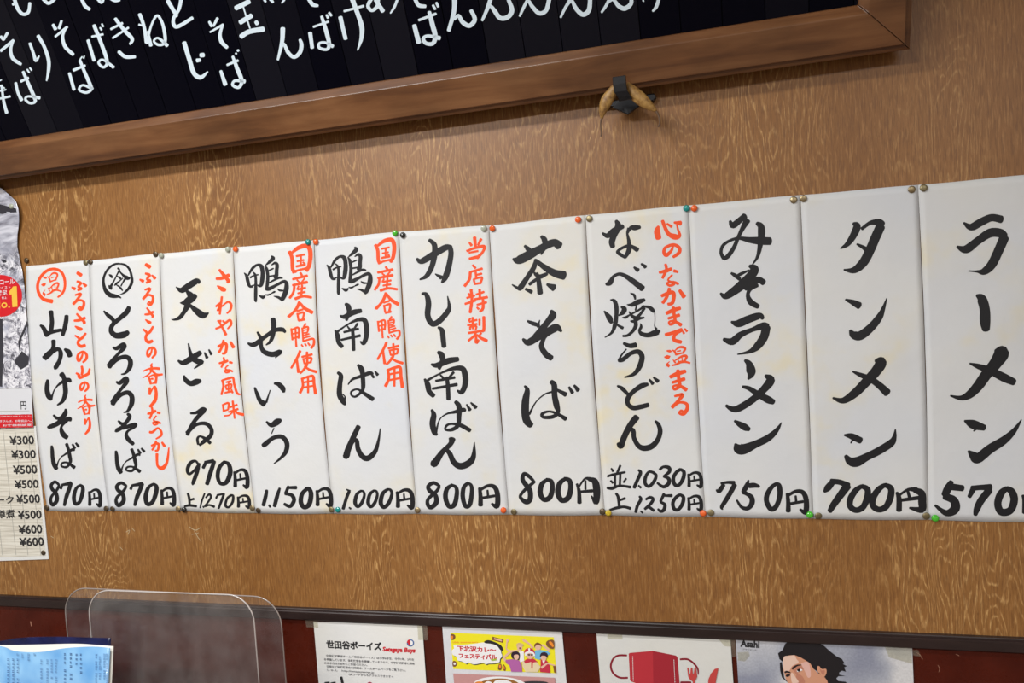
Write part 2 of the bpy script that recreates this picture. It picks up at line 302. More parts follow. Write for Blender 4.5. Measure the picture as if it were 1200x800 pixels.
k0: 1100 560 22,1065 592 34,1047 650 34,1067 698 34,1120 690 34,1143 630 36,1130 582 34,1100 560 22
=j円 1188 575 1345 715
"""

BOARD = """
@ b lettering white 0 0 5.714
p1: 95 -10 20,120 60 20,155 95 18,190 80 18,200 20 16;85 30 14,110 20 14
p2: 290 -5 18,325 22 18,365 -5 18
p3: 545 -10 18,570 40 20,600 62 18
p4: 650 -10 14,680 15 18,695 -15 12
p5: 740 -10 16,770 5 16,800 0 16
wそ: 5 245 16,25 265 18;50 220 16,25 265 14;5 340 16,90 270 16;88 270 14,72 330 16,85 390 20,140 430 16
wば: 105 555 16,120 620 16,145 670 20;140 545 14,190 520 12;155 480 16,190 560 18,225 640 20,235 680 16,200 690 14,170 665 14,190 645 12,265 655 18;182 465 10,195 485 10;200 455 10,212 470 10
wり: 200 290 16,225 360 16,240 405 18,262 375 8;255 240 20,295 310 18,325 400 20,325 470 18,312 540 8
wそ2: 355 165 16,372 195 20;412 140 14,395 190 16;370 245 12,450 180 14;445 182 12,420 240 16,435 310 20,490 365 18
wば2: 465 490 16,495 600 18;492 470 16,570 438 12;535 405 16,570 490 18,605 570 20,610 600 16,575 620 14,530 600 14,555 570 12,620 595 16;535 400 8,550 380 8;560 390 9,565 375 8
wば3: 590 270 18,630 405 18;615 245 12,690 230 12;630 170 20,670 270 20,710 380 20,715 430 16,690 450 14,660 420 14,690 400 12,760 450 18;670 185 10,680 200 12;682 160 10,692 178 10
wき: 742 195 12,820 155 14;755 255 12,860 185 12;772 125 18,830 200 20,885 260 20,870 295 12;795 345 18,840 380 20,905 380 16
wね: 935 95 20,965 180 18,980 285 18;930 165 12,950 170 10;985 290 14,1010 180 12,1050 105 14,1085 150 16,1105 240 18,1100 290 16,1060 300 14,1030 275 12,1060 255 12,1120 305 20;990 210 12,1010 305 20
w華: 0 575 8,30 590 8;0 610 8,40 600 8;0 660 12,68 645 12;10 570 12,25 680 16,45 755 18;0 540 6,10 535 6
@ b lettering white 180 0 5.714
wと: 95 5 22,145 90 20,155 110 14;185 -10 20,170 60 18,135 120 18,135 165 20,165 177 20,260 120 18
wじ: 205 285 24,240 400 24,270 490 24,315 518 22,362 480 8;290 405 22,312 402 18;315 370 24,335 368 24
wそ3: 372 145 14,390 175 18;428 122 16,400 175 12;378 215 10,465 165 14;462 168 14,445 230 18,455 280 22,492 318 18
wば4: 450 475 16,480 565 24;492 435 12,565 405 14;530 378 14,560 460 22,590 540 22,570 585 16,530 570 16,545 540 14,610 545 22;550 360 12,555 356 10;562 340 14,570 335 12
w玉: 550 55 26,640 10 26;600 45 8,645 190 8;580 150 26,655 105 26;585 245 26,640 212 26,735 195 28;685 145 20,695 160 22
wん: 865 190 26,860 280 22,832 400 12;850 330 12,872 295 16,900 350 20,940 382 20,980 350 22,990 300 22,980 265 16
wば5: 1048 220 22,1062 320 20;1070 180 12,1170 145 12;1125 110 16,1150 190 22,1175 290 22,1160 330 16,1110 320 16,1110 290 14,1150 285 14,1200 310 20;1158 100 12,1168 120 14;1175 85 14,1190 105 14
p6: 740 -5 14,750 12 12
p7: 780 -5 14,800 15 14
p8: 875 0 12,858 20 8
p9: 1040 -5 20,1065 30 22,1100 38 14
@ b lettering white 370 0 5.714
wけ: 165 115 24,180 180 22,200 260 22;190 75 12,320 40 14;245 -5 26,280 90 24,308 180 26,305 260 20,280 335 7
p10: 370 -5 20,350 40 20,375 70 18,410 45 20,420 0 16;400 0 20,450 75 24
p11: 545 0 14,525 50 14,500 88 8
p12: 665 -5 20,690 35 22,735 42 18
wば6: 660 170 24,690 285 26;690 135 14,805 92 14;760 80 20,780 160 26,800 240 26,785 290 22,740 290 20,720 260 20,750 240 16,830 255 24;785 35 14,800 62 14;808 18 14,820 45 14
wん1: 930 -10 28,925 80 24,890 205 20;930 130 12,955 105 20,985 150 24,1030 172 24,1065 130 24,1040 70 20
@ b lettering white 570 0 5
wん2: 24 -5 20,5 52 18,-25 120 12;0 60 10,22 35 14,45 60 20,80 105 22,125 100 22,150 60 22,130 0 18
wん3: 240 0 14,215 50 14,195 95 10;225 30 10,245 5 14,270 40 18,310 78 20,350 60 20,368 -5 20
wん4: 490 0 16,460 50 14,435 102 10;475 30 10,500 5 14,525 50 20,565 85 22,600 60 22,608 -5 20
wん5: 720 -5 14,700 35 14,675 72 10;710 20 8,742 -2 14,775 35 20,810 50 22,845 25 20,850 -8 18
p13: 1010 -5 16,995 40 16,975 65 10
p14: 918 -4 8,920 8 8
"""

# ---------------------------------------------------------------- materials
def mat(name, color, rough=0.6, metal=0.0, spec=0.5, coat=0.0, trans=0.0, alpha=1.0):
    m = bpy.data.materials.new(name); m.use_nodes = True
    b = m.node_tree.nodes['Principled BSDF']
    b.inputs['Base Color'].default_value = (*color, 1)
    b.inputs['Roughness'].default_value = rough
    b.inputs['Metallic'].default_value = metal
    b.inputs['Specular IOR Level'].default_value = spec
    b.inputs['Coat Weight'].default_value = coat
    b.inputs['Transmission Weight'].default_value = trans
    b.inputs['Alpha'].default_value = alpha
    return m
class NT:
    def __init__(s, m): s.t = m.node_tree; s.b = s.t.nodes['Principled BSDF']
    def n(s, typ, **kw):
        o = s.t.nodes.new(typ)
        for k, v in kw.items():
            if k in o.inputs.keys(): o.inputs[k].default_value = v
            else: setattr(o, k, v)
        return o
    def l(s, a, b): s.t.links.new(a, b)
    def coord(s, scale=(1, 1, 1), kind='Object', rot=(0, 0, 0)):
        c = s.n('ShaderNodeTexCoord'); mp = s.n('ShaderNodeMapping')
        mp.inputs['Scale'].default_value = scale; mp.inputs['Rotation'].default_value = rot
        s.l(c.outputs[kind], mp.inputs['Vector']); return mp.outputs['Vector']
    def noise(s, vec, scale, detail=4, rough=0.5, dist=0.0):
        o = s.n('ShaderNodeTexNoise'); o.inputs['Scale'].default_value = scale
        o.inputs['Detail'].default_value = detail; o.inputs['Roughness'].default_value = rough
        o.inputs['Distortion'].default_value = dist
        s.l(vec, o.inputs['Vector']); return o.outputs['Fac']
    def ramp(s, fac, stops):
        o = s.n('ShaderNodeValToRGB'); e = o.color_ramp.elements
        while len(e) < len(stops): e.new(0.5)
        for i, (p, c) in enumerate(stops):
            e[i].position = p; e[i].color = (*c, 1) if len(c) == 3 else c
        s.l(fac, o.inputs[0]); return o.outputs[0]
    def math(s, op, a, b=None, clamp=False):
        o = s.n('ShaderNodeMath'); o.operation = op; o.use_clamp = clamp
        for i, v in enumerate((a, b)):
            if v is None: continue
            if isinstance(v, (int, float)): o.inputs[i].default_value = v
            else: s.l(v, o.inputs[i])
        return o.outputs[0]
    def mix(s, fac, a, b, mode='MIX'):
        o = s.n('ShaderNodeMix'); o.data_type = 'RGBA'; o.blend_type = mode
        for sock, v in ((o.inputs[0], fac), (o.inputs[6], a), (o.inputs[7], b)):
            if isinstance(v, (int, float)): sock.default_value = v
            elif isinstance(v, tuple): sock.default_value = (*v, 1)
            else: s.l(v, sock)
        return o.outputs[2]
    def bump(s, h, strength=0.2, dist=0.001):
        o = s.n('ShaderNodeBump'); o.inputs['Strength'].default_value = strength; o.inputs['Distance'].default_value = dist
        s.l(h, o.inputs['Height']); s.l(o.outputs[0], s.b.inputs['Normal'])

def veneer():
    m = mat('oak_veneer', (0.3, 0.15, 0.06), 0.42, spec=0.4); t = NT(m)
    c = t.n('ShaderNodeTexCoord').outputs['Object']
    def mp(sc):
        o = t.n('ShaderNodeMapping'); o.inputs['Scale'].default_value = sc; t.l(c, o.inputs['Vector']); return o.outputs['Vector']
    # growth figure: contours of a tall stretched field make cathedral arches where it is distorted
    field = t.noise(mp((1.8, 1, 0.42)), 2.2, 3, 0.55, 0.25)
    fine = t.noise(mp((26, 1, 5.0)), 3.0, 3, 0.6)
    s1 = t.math('MULTIPLY', field, 64.0)
    s2 = t.math('ADD', s1, t.math('MULTIPLY', fine, 1.9))
    fr = t.math('FRACT', s2)
    tri = t.math('ABSOLUTE', t.math('SUBTRACT', fr, 0.5))            # 0 at ring centre
    ring = t.math('SUBTRACT', 1.0, t.math('MULTIPLY', tri, 5.2), True)
    zone = t.ramp(t.noise(mp((2.2, 1, 0.25)), 2.4, 2, 0.5), [(0.42, (0.0,) * 3), (0.58, (1,) * 3)])
    brk = t.ramp(t.noise(mp((90, 1, 22)), 2.0, 3, 0.6), [(0.40, (0.10,) * 3), (0.58, (1,) * 3)])
    light = t.math('MULTIPLY', t.math('MULTIPLY', ring, zone), brk, True)
    fleck = t.ramp(t.noise(mp((120, 1, 11)), 2.4, 4, 0.7), [(0.50, (0,) * 3), (0.66, (1,) * 3)])
    pore = t.ramp(t.noise(mp((210, 1, 15)), 2.0, 3, 0.65), [(0.38, (1,) * 3), (0.52, (0,) * 3)])
    broad = t.ramp(t.noise(mp((3.0, 1, 0.3)), 1.6, 3, 0.5), [(0.3, (0.200, 0.083, 0.020)), (0.7, (0.270, 0.122, 0.034))])
    col = t.mix(t.math('MULTIPLY', fleck, 0.5), broad, (0.43, 0.225, 0.078))
    col = t.mix(t.math('MULTIPLY', light, 0.85), col, (0.60, 0.355, 0.135))
    col = t.mix(t.math('MULTIPLY', pore, 0.55), col, (0.13, 0.052, 0.016))
    t.l(col, t.b.inputs['Base Color'])
    t.bump(t.math('SUBTRACT', light, pore), 0.12, 0.0006)
    return m
def wood(name, dark, mid, lightc, axis='X', rough=0.38):
    m = mat(name, mid, rough, spec=0.5); t = NT(m)
    sc = (3, 30, 30) if axis == 'X' else (30, 3, 30)
    n = t.noise(t.coord(sc), 1.2, 5, 0.6, 0.4)
    c = t.ramp(n, [(0.3, dark), (0.5, mid), (0.72, lightc)])
    b = t.ramp(t.noise(t.coord((4, 6, 6)), 2.0, 3), [(0.35, (0.72,) * 3), (0.65, (1.12,) * 3)])
    t.l(t.mix(0.8, c, b, 'MULTIPLY'), t.b.inputs['Base Color'])
    t.bump(n, 0.08, 0.0005)
    return m
def paper(name, base, stain=0.45, seed=0.0, staincol=(0.72, 0.62, 0.34)):
    m = mat(name, base, 0.62, spec=0.3); t = NT(m)
    v = t.coord((1, 1, 1)); mp = t.n('ShaderNodeMapping'); mp.inputs['Location'].default_value = (seed, seed * 0.7, seed * 1.3); t.l(v, mp.inputs['Vector']); v = mp.outputs['Vector']
    a = t.ramp(t.noise(v, 7.0, 3, 0.5), [(0.50, (0,) * 3), (0.70, (1,) * 3)])
    b = t.ramp(t.noise(v, 26.0, 2, 0.5), [(0.45, (0.25,) * 3), (0.7, (1,) * 3)])
    col = t.mix(t.math('MULTIPLY', t.math('MULTIPLY', a, b), stain), base, staincol)
    cool = t.ramp(t.noise(v, 4.0, 2), [(0.3, (0.93, 0.95, 1.0)), (0.7, (1.0, 0.99, 0.96))])
    t.l(t.mix(1.0, col, cool, 'MULTIPLY'), t.b.inputs['Base Color'])
    t.bump(t.noise(v, 15.0, 4, 0.62), 0.55, 0.003)
    return m
def clear_sheet(name, tint, haze, hazecol=(0.8, 0.8, 0.8), rough=0.03):
    m = bpy.data.materials.new(name); m.use_nodes = True; nt = m.node_tree; nt.nodes.clear()
    out = nt.nodes.new('ShaderNodeOutputMaterial'); tr = nt.nodes.new('ShaderNodeBsdfTransparent'); tr.inputs[0].default_value = (*tint, 1)
    gl = nt.nodes.new('ShaderNodeBsdfGlossy'); gl.inputs['Roughness'].default_value = rough
    fr = nt.nodes.new('ShaderNodeFresnel')
    ge = nt.nodes.new('ShaderNodeNewGeometry'); ir = nt.nodes.new('ShaderNodeMapRange')   # the same index on both faces of the thin sheet
    ir.inputs['To Min'].default_value = 1.45; ir.inputs['To Max'].default_value = 1 / 1.45
    nt.links.new(ge.outputs['Backfacing'], ir.inputs['Value']); nt.links.new(ir.outputs[0], fr.inputs[0])
    df = nt.nodes.new('ShaderNodeBsdfDiffuse'); df.inputs[0].default_value = (*hazecol, 1)
    m1 = nt.nodes.new('ShaderNodeMixShader'); m2 = nt.nodes.new('ShaderNodeMixShader')
    nz = nt.nodes.new('ShaderNodeTexNoise'); nz.inputs['Scale'].default_value = 22; nz.inputs['Detail'].default_value = 6
    tc = nt.nodes.new('ShaderNodeTexCoord'); nt.links.new(tc.outputs['Object'], nz.inputs['Vector'])
    mr = nt.nodes.new('ShaderNodeMapRange'); mr.inputs['From Min'].default_value = 0.35; mr.inputs['From Max'].default_value = 0.75
    mr.inputs['To Min'].default_value = haze * 0.6; mr.inputs['To Max'].default_value = haze * 1.9
    nt.links.new(nz.outputs['Fac'], mr.inputs['Value']); nt.links.new(mr.outputs[0], m1.inputs[0])
    nt.links.new(tr.outputs[0], m1.inputs[1]); nt.links.new(df.outputs[0], m1.inputs[2])
    nt.links.new(fr.outputs[0], m2.inputs[0]); nt.links.new(m1.outputs[0], m2.inputs[1]); nt.links.new(gl.outputs[0], m2.inputs[2])
    nt.links.new(m2.outputs[0], out.inputs[0])
    return m
M = {}
M['veneer'] = veneer()
M['frame'] = wood('walnut_frame_wood', (0.082, 0.030, 0.011), (0.145, 0.059, 0.021), (0.205, 0.092, 0.036), 'X', 0.34)
M['rail'] = wood('black_brown_rail_wood', (0.013, 0.007, 0.006), (0.022, 0.012, 0.011), (0.035, 0.020, 0.017), 'X', 0.35)
M['black'] = mat('sumi_ink', (0.010, 0.010, 0.012), 0.55, spec=0.3)
M['red'] = mat('vermilion_ink', (0.80, 0.078, 0.016), 0.6, spec=0.3)
M['white'] = mat('white_paint', (0.66, 0.78, 0.86), 0.45)
M['lacquer'] = mat('black_lacquer', (0.002, 0.002, 0.004), 0.28, spec=0.08)
for i in range(3):
    m = mat('black_lacquer_strip', (0.002 + 0.0015 * i, 0.002 + 0.0015 * i, 0.005 + 0.002 * i), 0.22 + 0.05 * i, spec=0.05 + .03 * i); M['lac%d' % i] = m
def panel_red():
    m = mat('maroon_laminate', (0.085, 0.010, 0.006), 0.28, spec=0.25); t = NT(m)
    n = t.noise(t.coord((2, 2, 2)), 6, 5, 0.6)
    t.l(t.ramp(n, [(0.3, (0.050, 0.0060, 0.0025)), (0.7, (0.078, 0.0105, 0.0045))]), t.b.inputs['Base Color'])
    t.l(t.ramp(t.noise(t.coord((5, 5, 5)), 5, 6, 0.7), [(0.35, (0.2,) * 3), (0.7, (0.42,) * 3)]), t.b.inputs['Roughness'])
    return m
M['panel'] = panel_red()
M['brass'] = mat('tarnished_brass', (0.33, 0.26, 0.15), 0.38, 0.85)
M['brass_dark'] = mat('dark_bronze', (0.11, 0.08, 0.05), 0.4, 0.7)
M['brass_olive'] = mat('olive_bronze', (0.24, 0.20, 0.11), 0.42, 0.75)
def plastic(n, c): return mat(n, c, 0.15, coat=0.5, trans=0.15)
M['orange_pl'] = plastic('orange_plastic', (0.85, 0.13, 0.02)); M['teal_pl'] = plastic('teal_plastic', (0.0, 0.26, 0.24))
M['green_pl'] = plastic('green_plastic', (0.07, 0.52, 0.03)); M['yellow_pl'] = plastic('yellow_plastic', (0.62, 0.45, 0.03))
M['pale_pl'] = plastic('pale_grey_green_plastic', (0.42, 0.45, 0.36)); M['black_pl'] = plastic('black_plastic', (0.01, 0.01, 0.01))
M['steel'] = mat('steel', (0.6, 0.6, 0.6), 0.3, 1.0)
M['plaster'] = mat('beige_plaster', (0.42, 0.38, 0.33), 0.9)
M['ceil'] = mat('ceiling_board', (0.72, 0.72, 0.70), 0.9)
def floor_mat():
    m = mat('brown_floor', (0.12, 0.08, 0.06), 0.5); t = NT(m)
    t.l(t.ramp(t.noise(t.coord((2, 2, 2)), 3, 4), [(0.3, (0.09, 0.06, 0.045)), (0.7, (0.15, 0.10, 0.075))]), t.b.inputs['Base Color']); return m
M['floor'] = floor_mat()

# ---------------------------------------------------------------- mesh helpers
def link(name, verts, faces, m, parent=None, smooth=False, mats=None, fmat=None):
    me = bpy.data.meshes.new(name); me.from_pydata([tuple(v) for v in verts], [], faces)
    for q in (mats or [m]): me.materials.append(q)
    if fmat:
        for p, k in zip(me.polygons, fmat): p.material_index = k
    if smooth:
        for p in me.polygons: p.use_smooth = True
    me.update()
    o = bpy.data.objects.new(name, me); COL.objects.link(o)
    if parent: o.parent = parent
    return o
def local(o, parent):                      # keep world positions when the parent stands elsewhere
    o.parent = parent; o.matrix_parent_inverse = parent.matrix_world.inverted(); return o
def tag(o, label, cat, group=None):
    o['label'] = label; o['category'] = cat
    if group: o['group'] = group
    return o
def thing(name, label, cat, loc, group=None):
    o = bpy.data.objects.new(name, None); COL.objects.link(o); o.location = loc
    o.empty_display_size = 0.02
    bpy.context.view_layer.update()
    return tag(o, label, cat, group)
def part(name, verts, faces, m, parent, **kw):
    lb = kw.pop('label', None)
    off = parent.matrix_world.translation if parent else Vector((0, 0, 0))
    o = link(name, [Vector(v) - off for v in verts], faces, m, parent, **kw)
    if lb: o['label'] = lb
    bpy.context.view_layer.update() if parent and kw.get('upd') else None
    return o
def box(lo, hi):
    x0, y0, z0 = lo; x1, y1, z1 = hi
    v = [(x0, y0, z0), (x1, y0, z0), (x1, y1, z0), (x0, y1, z0), (x0, y0, z1), (x1, y0, z1), (x1, y1, z1), (x0, y1, z1)]
    f = [(0, 3, 2, 1), (4, 5, 6, 7), (0, 1, 5, 4), (1, 2, 6, 5), (2, 3, 7, 6), (3, 0, 4, 7)]
    return v, f
def bevel(o, w=0.001, seg=2):
    b = o.modifiers.new('bevel', 'BEVEL'); b.width = w; b.segments = seg; b.limit_method = 'ANGLE'
def struct(name, v, f, m):
    o = link(name, v, f, m); o['kind'] = 'structure'; return o

def crom(p0, p1, p2, p3, t):
    return tuple(0.5 * (2 * b + (c - a) * t + (2 * a - 5 * b + 4 * c - d) * t * t + (3 * b - a - 3 * c + d) * t ** 3)
                 for a, b, c, d in zip(p0, p1, p2, p3))
def parse(txt):                            # "x y w,x y w;..." -> list of strokes
    out = []
    for s in txt.split(';'):
        st = []; wd = 10.0
        for q in s.split(','):
            a = [float(k) for k in q.split()]
            if len(a) > 2: wd = a[2]
            st.append((a[0], a[1], wd))
        out.append(st)
    return out
def ribbon(st, steps=6):                   # stroke -> outline verts (2D) + faces
    if len(st) == 1: st = [st[0], (st[0][0] + 0.5, st[0][1], st[0][2])]
    P = [st[0]] + st + [st[-1]]
    pts = []
    for i in range(1, len(P) - 2):
        for k in range(steps):
            pts.append(crom(P[i - 1], P[i], P[i + 1], P[i + 2], k / steps))
    pts.append(st[-1])
    n = len(pts); V = []; Fc = []; nr = []
    for i in range(n):
        a = pts[max(i - 1, 0)]; b = pts[min(i + 1, n - 1)]
        dx, dy = b[0] - a[0], b[1] - a[1]; L = math.hypot(dx, dy) or 1
        nr.append((-dy / L, dx / L))
    for (x, y, wd), (nx, ny) in zip(pts, nr):
        h = max(wd, 0.6) / 2
        V += [(x + nx * h, y + ny * h), (x - nx * h, y - ny * h)]
    for i in range(n - 1): Fc.append((2 * i, 2 * i + 1, 2 * i + 3, 2 * i + 2))
    for end, sg in ((0, 1), (n - 1, -1)):  # rounded brush ends, slightly drawn out
        x, y, wd = pts[end]; nx, ny = nr[end]; h = max(wd, 0.6) / 2
        base = len(V); m = 5
        tx, ty = -ny * sg, nx * sg
        for k in range(1, m):
            a = math.pi * k / m
            V.append((x + nx * h * math.cos(a) + tx * h * 0.55 * math.sin(a), y + ny * h * math.cos(a) + ty * h * 0.55 * math.sin(a)))
        f = [2 * end] + list(range(base, base + m - 1)) + [2 * end + 1]
        Fc.append(tuple(f) if sg == 1 else tuple(reversed(f)))
    return V, Fc
def read_glyphs(text):
    """-> list of (sheet, part, colour, [strokes in photo pixels], key)"""
    lib = {}; out = []; ctx = None
    for ln in text.strip().splitlines():
        ln = ln.strip()
        if not ln: continue
        if ln[0] == '@':
            _, sh, prt, colr, ox, oy, s = ln.split(); ctx = (sh, prt, colr, float(ox), float(oy), float(s)); continue
        sh, prt, colr, ox, oy, s = ctx
        if ln[0] == '!': sts, fine_, o3 = lib[ln[1:]]; out.append((sh, prt, colr, [[(o3[0] + x / o3[2], o3[1] + y / o3[2], q / o3[2]) for x, y, q in st] for st in sts], ln[1:])); continue
        if ln[0] == '~': k, body = ln[1:].split(':', 1); lib[k] = (parse(body), True, (ox, oy, s)); continue
        if ln[0] == '=':
            k, x0, y0, x1, y1 = ln[1:].split(); x0, y0, x1, y1 = map(float, (x0, y0, x1, y1))
            src, fine_, _ = lib[k]
            ax = min(p[0] - p[2] / 2 for st in src for p in st); bx = max(p[0] + p[2] / 2 for st in src for p in st)
            ay = min(p[1] - p[2] / 2 for st in src for p in st); by = max(p[1] + p[2] / 2 for st in src for p in st)
            kx, ky = (x1 - x0) / (bx - ax), (y1 - y0) / (by - ay); kw = math.sqrt(kx * ky)
            sts = [[(x0 + (p[0] - ax) * kx, y0 + (p[1] - ay) * ky, p[2] * kw) for p in st] for st in src]
        else:
            k, body = ln.split(':', 1); sts = parse(body); fine_ = s >= 10; lib[k] = (sts, fine_, None)
        out.append((sh, prt, colr, [[(ox + x / s, oy + y / s, q / s * ((1.14 if colr == 'red' else 1.05) if fine_ else 1.2 if colr == 'red' else 1.20) + (0.2 if fine_ else 0.7 if colr == 'red' else 0.6 if colr != 'white' else 0.1)) for x, y, q in st] for st in sts], k))
    return out

def tube(path, radii, seg=8, flat=1.0):    # closed tapered tube along 3D points
    V = []; Fc = []; n = len(path)
    for i, p in enumerate(path):
        d = (path[min(i + 1, n - 1)] - path[max(i - 1, 0)]).normalized()
        u = d.cross(Vector((0, 1, 0)));  u = u.normalized() if u.length > 1e-4 else Vector((1, 0, 0))
        v = d.cross(u).normalized()
        for k in range(seg):
            a = 2 * math.pi * k / seg
            V.append(p + u * math.cos(a) * radii[i] + v * math.sin(a) * radii[i] * flat)
    for i in range(n - 1):
        for k in range(seg):
            a, b = i * seg + k, i * seg + (k + 1) % seg
            Fc.append((a, b, b + seg, a + seg))
    Fc.append(tuple(reversed(range(seg)))); Fc.append(tuple(range((n - 1) * seg, n * seg)))
    return V, Fc
def smooth_path(pts, steps=5):
    P = [pts[0]] + pts + [pts[-1]]; out = []
    for i in range(1, len(P) - 2):
        for k in range(steps): out.append(crom(P[i - 1], P[i], P[i + 1], P[i + 2], k / steps))
    out.append(pts[-1]); return out

# ---------------------------------------------------------------- the room
ZR = at(600, 721).z                         # top of the dark rail
XL, XR, YF, H = -3.3, 2.4, -4.2, 2.6
v, f = box((XL, 0.0, ZR - 0.02), (XR, 0.06, H)); struct('wall_back', v, f, M['veneer'])
v, f = box((XL, -0.004, 0.0), (XR, 0.06, ZR - 0.02)); struct('wall_back_lower', v, f, M['panel'])
v, f = box((XL, YF, -0.05), (XR, 0.06, 0.0)); struct('floor', v, f, M['floor'])
v, f = box((XL, YF, H), (XR, 0.06, H + 0.05)); struct('ceiling', v, f, M['ceil'])
v, f = box((XL - 0.05, YF, 0), (XL, 0.06, H)); struct('wall_left', v, f, M['plaster'])
v, f = box((XR, YF, 0), (XR + 0.05, 0.06, H)); struct('wall_right', v, f, M['plaster'])
v, f = box((XL - 0.05, YF - 0.05, 0), (XR + 0.05, YF, H)); struct('wall_front', v, f, M['plaster'])
# dark rail: small top bead set back behind a flat face
RH = 0.023
prof = [(0.0, 0), (-0.0085, 0), (-0.0095, -0.0015), (-0.0095, -0.004), (-0.012, -0.0045), (-0.0135, -0.006), (-0.0135, -RH + 0.001), (-0.0125, -RH), (0.0, -RH)]
pl, pr = at(0, 697).z, at(1200, 744).z
V = []; Fc = []
for x in (XL, XR):
    for y, z in prof: V.append((x, y, ZR + z))
n = len(prof)
for k in range(n - 1): Fc.append((k, k + n, k + n + 1, k + 1))
struct('trim_1', V, Fc, M['rail'])

# fluorescent fittings above the tubes (outside the picture, where the light comes from)
for q, (lx, ly) in enumerate(((-1.1, -1.15), (-1.2, -2.5), (1.3, -2.9))):
    where = ('nearest the menu wall', 'in the middle of the room', 'towards the right hand wall')[q]
    t = thing('ceiling_light', 'white fluorescent ceiling fitting ' + where, 'ceiling light', (lx, ly, H))
    v, f = box((lx - 0.65, ly - 0.1, H - 0.045), (lx + 0.65, ly + 0.1, H)); part('housing', v, f, M['plaster'], t)

# ---------------------------------------------------------------- hand-written menu strips
def quad3(a, b, c, t):                     # through a (t=0), b (t=tb), c (t=1)
    tb = (b[1] - a[1]) / (c[1] - a[1])
    def q(u):
        return (a[0] * (1 - u) + c[0] * u) + (b[0] - (a[0] * (1 - tb) + c[0] * tb)) * (u * (1 - u)) / (tb * (1 - tb))
    return q(t), a[1] + (c[1] - a[1]) * t
BND = [((30, 311.5), (37.7, 454), (55.5, 598.4)),
       ((104, 305), (112, 450), (127, 598.4)),
       ((187, 297), (196, 460), (212, 598.6)),
       ((273, 289.6), (282, 440), (299, 601)),
       ((368, 281.5), (376, 440), (390, 601.5)),
       ((467, 271.3), (476, 425), (488.5, 601.8)),
       ((573, 264), (583, 425), (596.5, 602.8)),
       ((686, 252), (694, 405), (709, 603.3)),
       ((807, 240.5), (814.5, 405), (827, 605)),
       ((938, 228.5), (945, 400), (953.5, 607.5)),
       ((1076, 216.5), (1083, 390), (1088.5, 608.8)),
       ((1224, 203), (1229, 390), (1233, 612))]
DISH = ['yamakake soba', 'tororo soba', 'ten zaru', 'kamo seiro', 'kamo nanban', 'curry nanban', 'cha soba', 'nabeyaki udon', 'miso ramen', 'tanmen', 'ramen']
KANJI = ['山かけそば', 'とろろそば', '天ざる', '鴨せいろ', '鴨南ばん', 'カレー南ばん', '茶そば', 'なべ焼うどん', 'みそラーメン', 'タンメン', 'ラーメン']
LAB = ['white paper menu strip reading yamakake soba 870 yen under a red circled seal',
       'white paper menu strip reading tororo soba 870 yen under a black circled seal',
       'white paper menu strip reading ten zaru 970 yen with a second price of 1270 yen',
       'white paper menu strip reading kamo seiro 1150 yen beside a red note',
       'white paper menu strip reading kamo nanban 1000 yen beside a red note',
       'white paper menu strip reading curry nanban 800 yen beside a short red note',
       'plain white paper menu strip reading cha soba 800 yen, without red writing',
       'white paper menu strip reading nabeyaki udon 1030 and 1250 yen beside a long red note',
       'white paper menu strip reading miso ramen 750 yen in black only',
       'white paper menu strip reading tanmen 700 yen in black only',
       'white paper menu strip reading ramen 570 yen, cut by the right edge of the photo']
def sheet_depth(i, s, t):
    e = max(abs(2 * s - 1), 0.0)
    hang = math.sin(math.pi * min(max(t, 0), 1)) ** 2
    side = 1.0 if s > 0.5 else 0.55
    curl = 0.0007 * e ** 7 * hang * side * (0.6 + 0.4 * math.sin(2.2 * i + 3 * t))
    rip = 0.0009 * hang * (1 + math.sin(6.0 * t + i * 1.7 + 2.5 * s)) + 0.00045 * hang * (1 + math.sin(17 * t + 5 * s + i))
    bot = 0.0002 * max(0, t - 0.86) / 0.14 * math.sin(math.pi * s) ** 2
    return 0.0010 + curl + rip + bot
sheets = {}
GAP = [0, .6, .9, 1.6, 2.0, 2.0, 1.8, 1.4, .9, 1.0, 1.0, 0]
def sheet_pt(i, s, t):
    gl, gr = GAP[i] * 0.5, GAP[i + 1] * 0.5
    lx, ly = quad3(*BND[i], t); rx, ry = quad3(*BND[i + 1], t)
    k = math.sin(math.pi * min(1, t * 1.1 + 0.05)) if t < 0.86 else 0.0
    lx += gl * max(k, .16); rx -= gr * max(k, .16)
    sag = (0.9 * math.sin(math.pi * s) if t > 0.5 else 0.35 * math.sin(2 * math.pi * s)) * abs(2 * t - 1)
    return lx + (rx - lx) * s, ly + (ry - ly) * s + sag
for i in range(11):
    nx, ny = 18, 44
    V = []; Fc = []
    for b in range(ny + 1):
        for a in range(nx + 1):
            s, t = a / nx, b / ny
            p = at(*sheet_pt(i, s, t), -0.002); p.y = -sheet_depth(i, s, t); V.append(p)
    for b in range(ny):
        for a in range(nx):
            q = b * (nx + 1) + a; Fc.append((q, q + nx + 1, q + nx + 2, q + 1))
    c0 = at(*sheet_pt(i, 0.5, 1.0), 0)
    t_ = thing('menu_strip', LAB[i], 'menu strip', c0, 'handwritten paper menu strips pinned in a row')
    pm = paper('menu_paper', (0.635, 0.645, 0.645), 0.55 if i not in (2, 3, 7) else 0.85, seed=i * 3.1)
    o = part('paper', V, Fc, pm, t_, smooth=True)
    sd = o.modifiers.new('thickness', 'SOLIDIFY'); sd.thickness = 0.00025; sd.offset = 1
    sheets[str(i + 1)] = (t_, i)
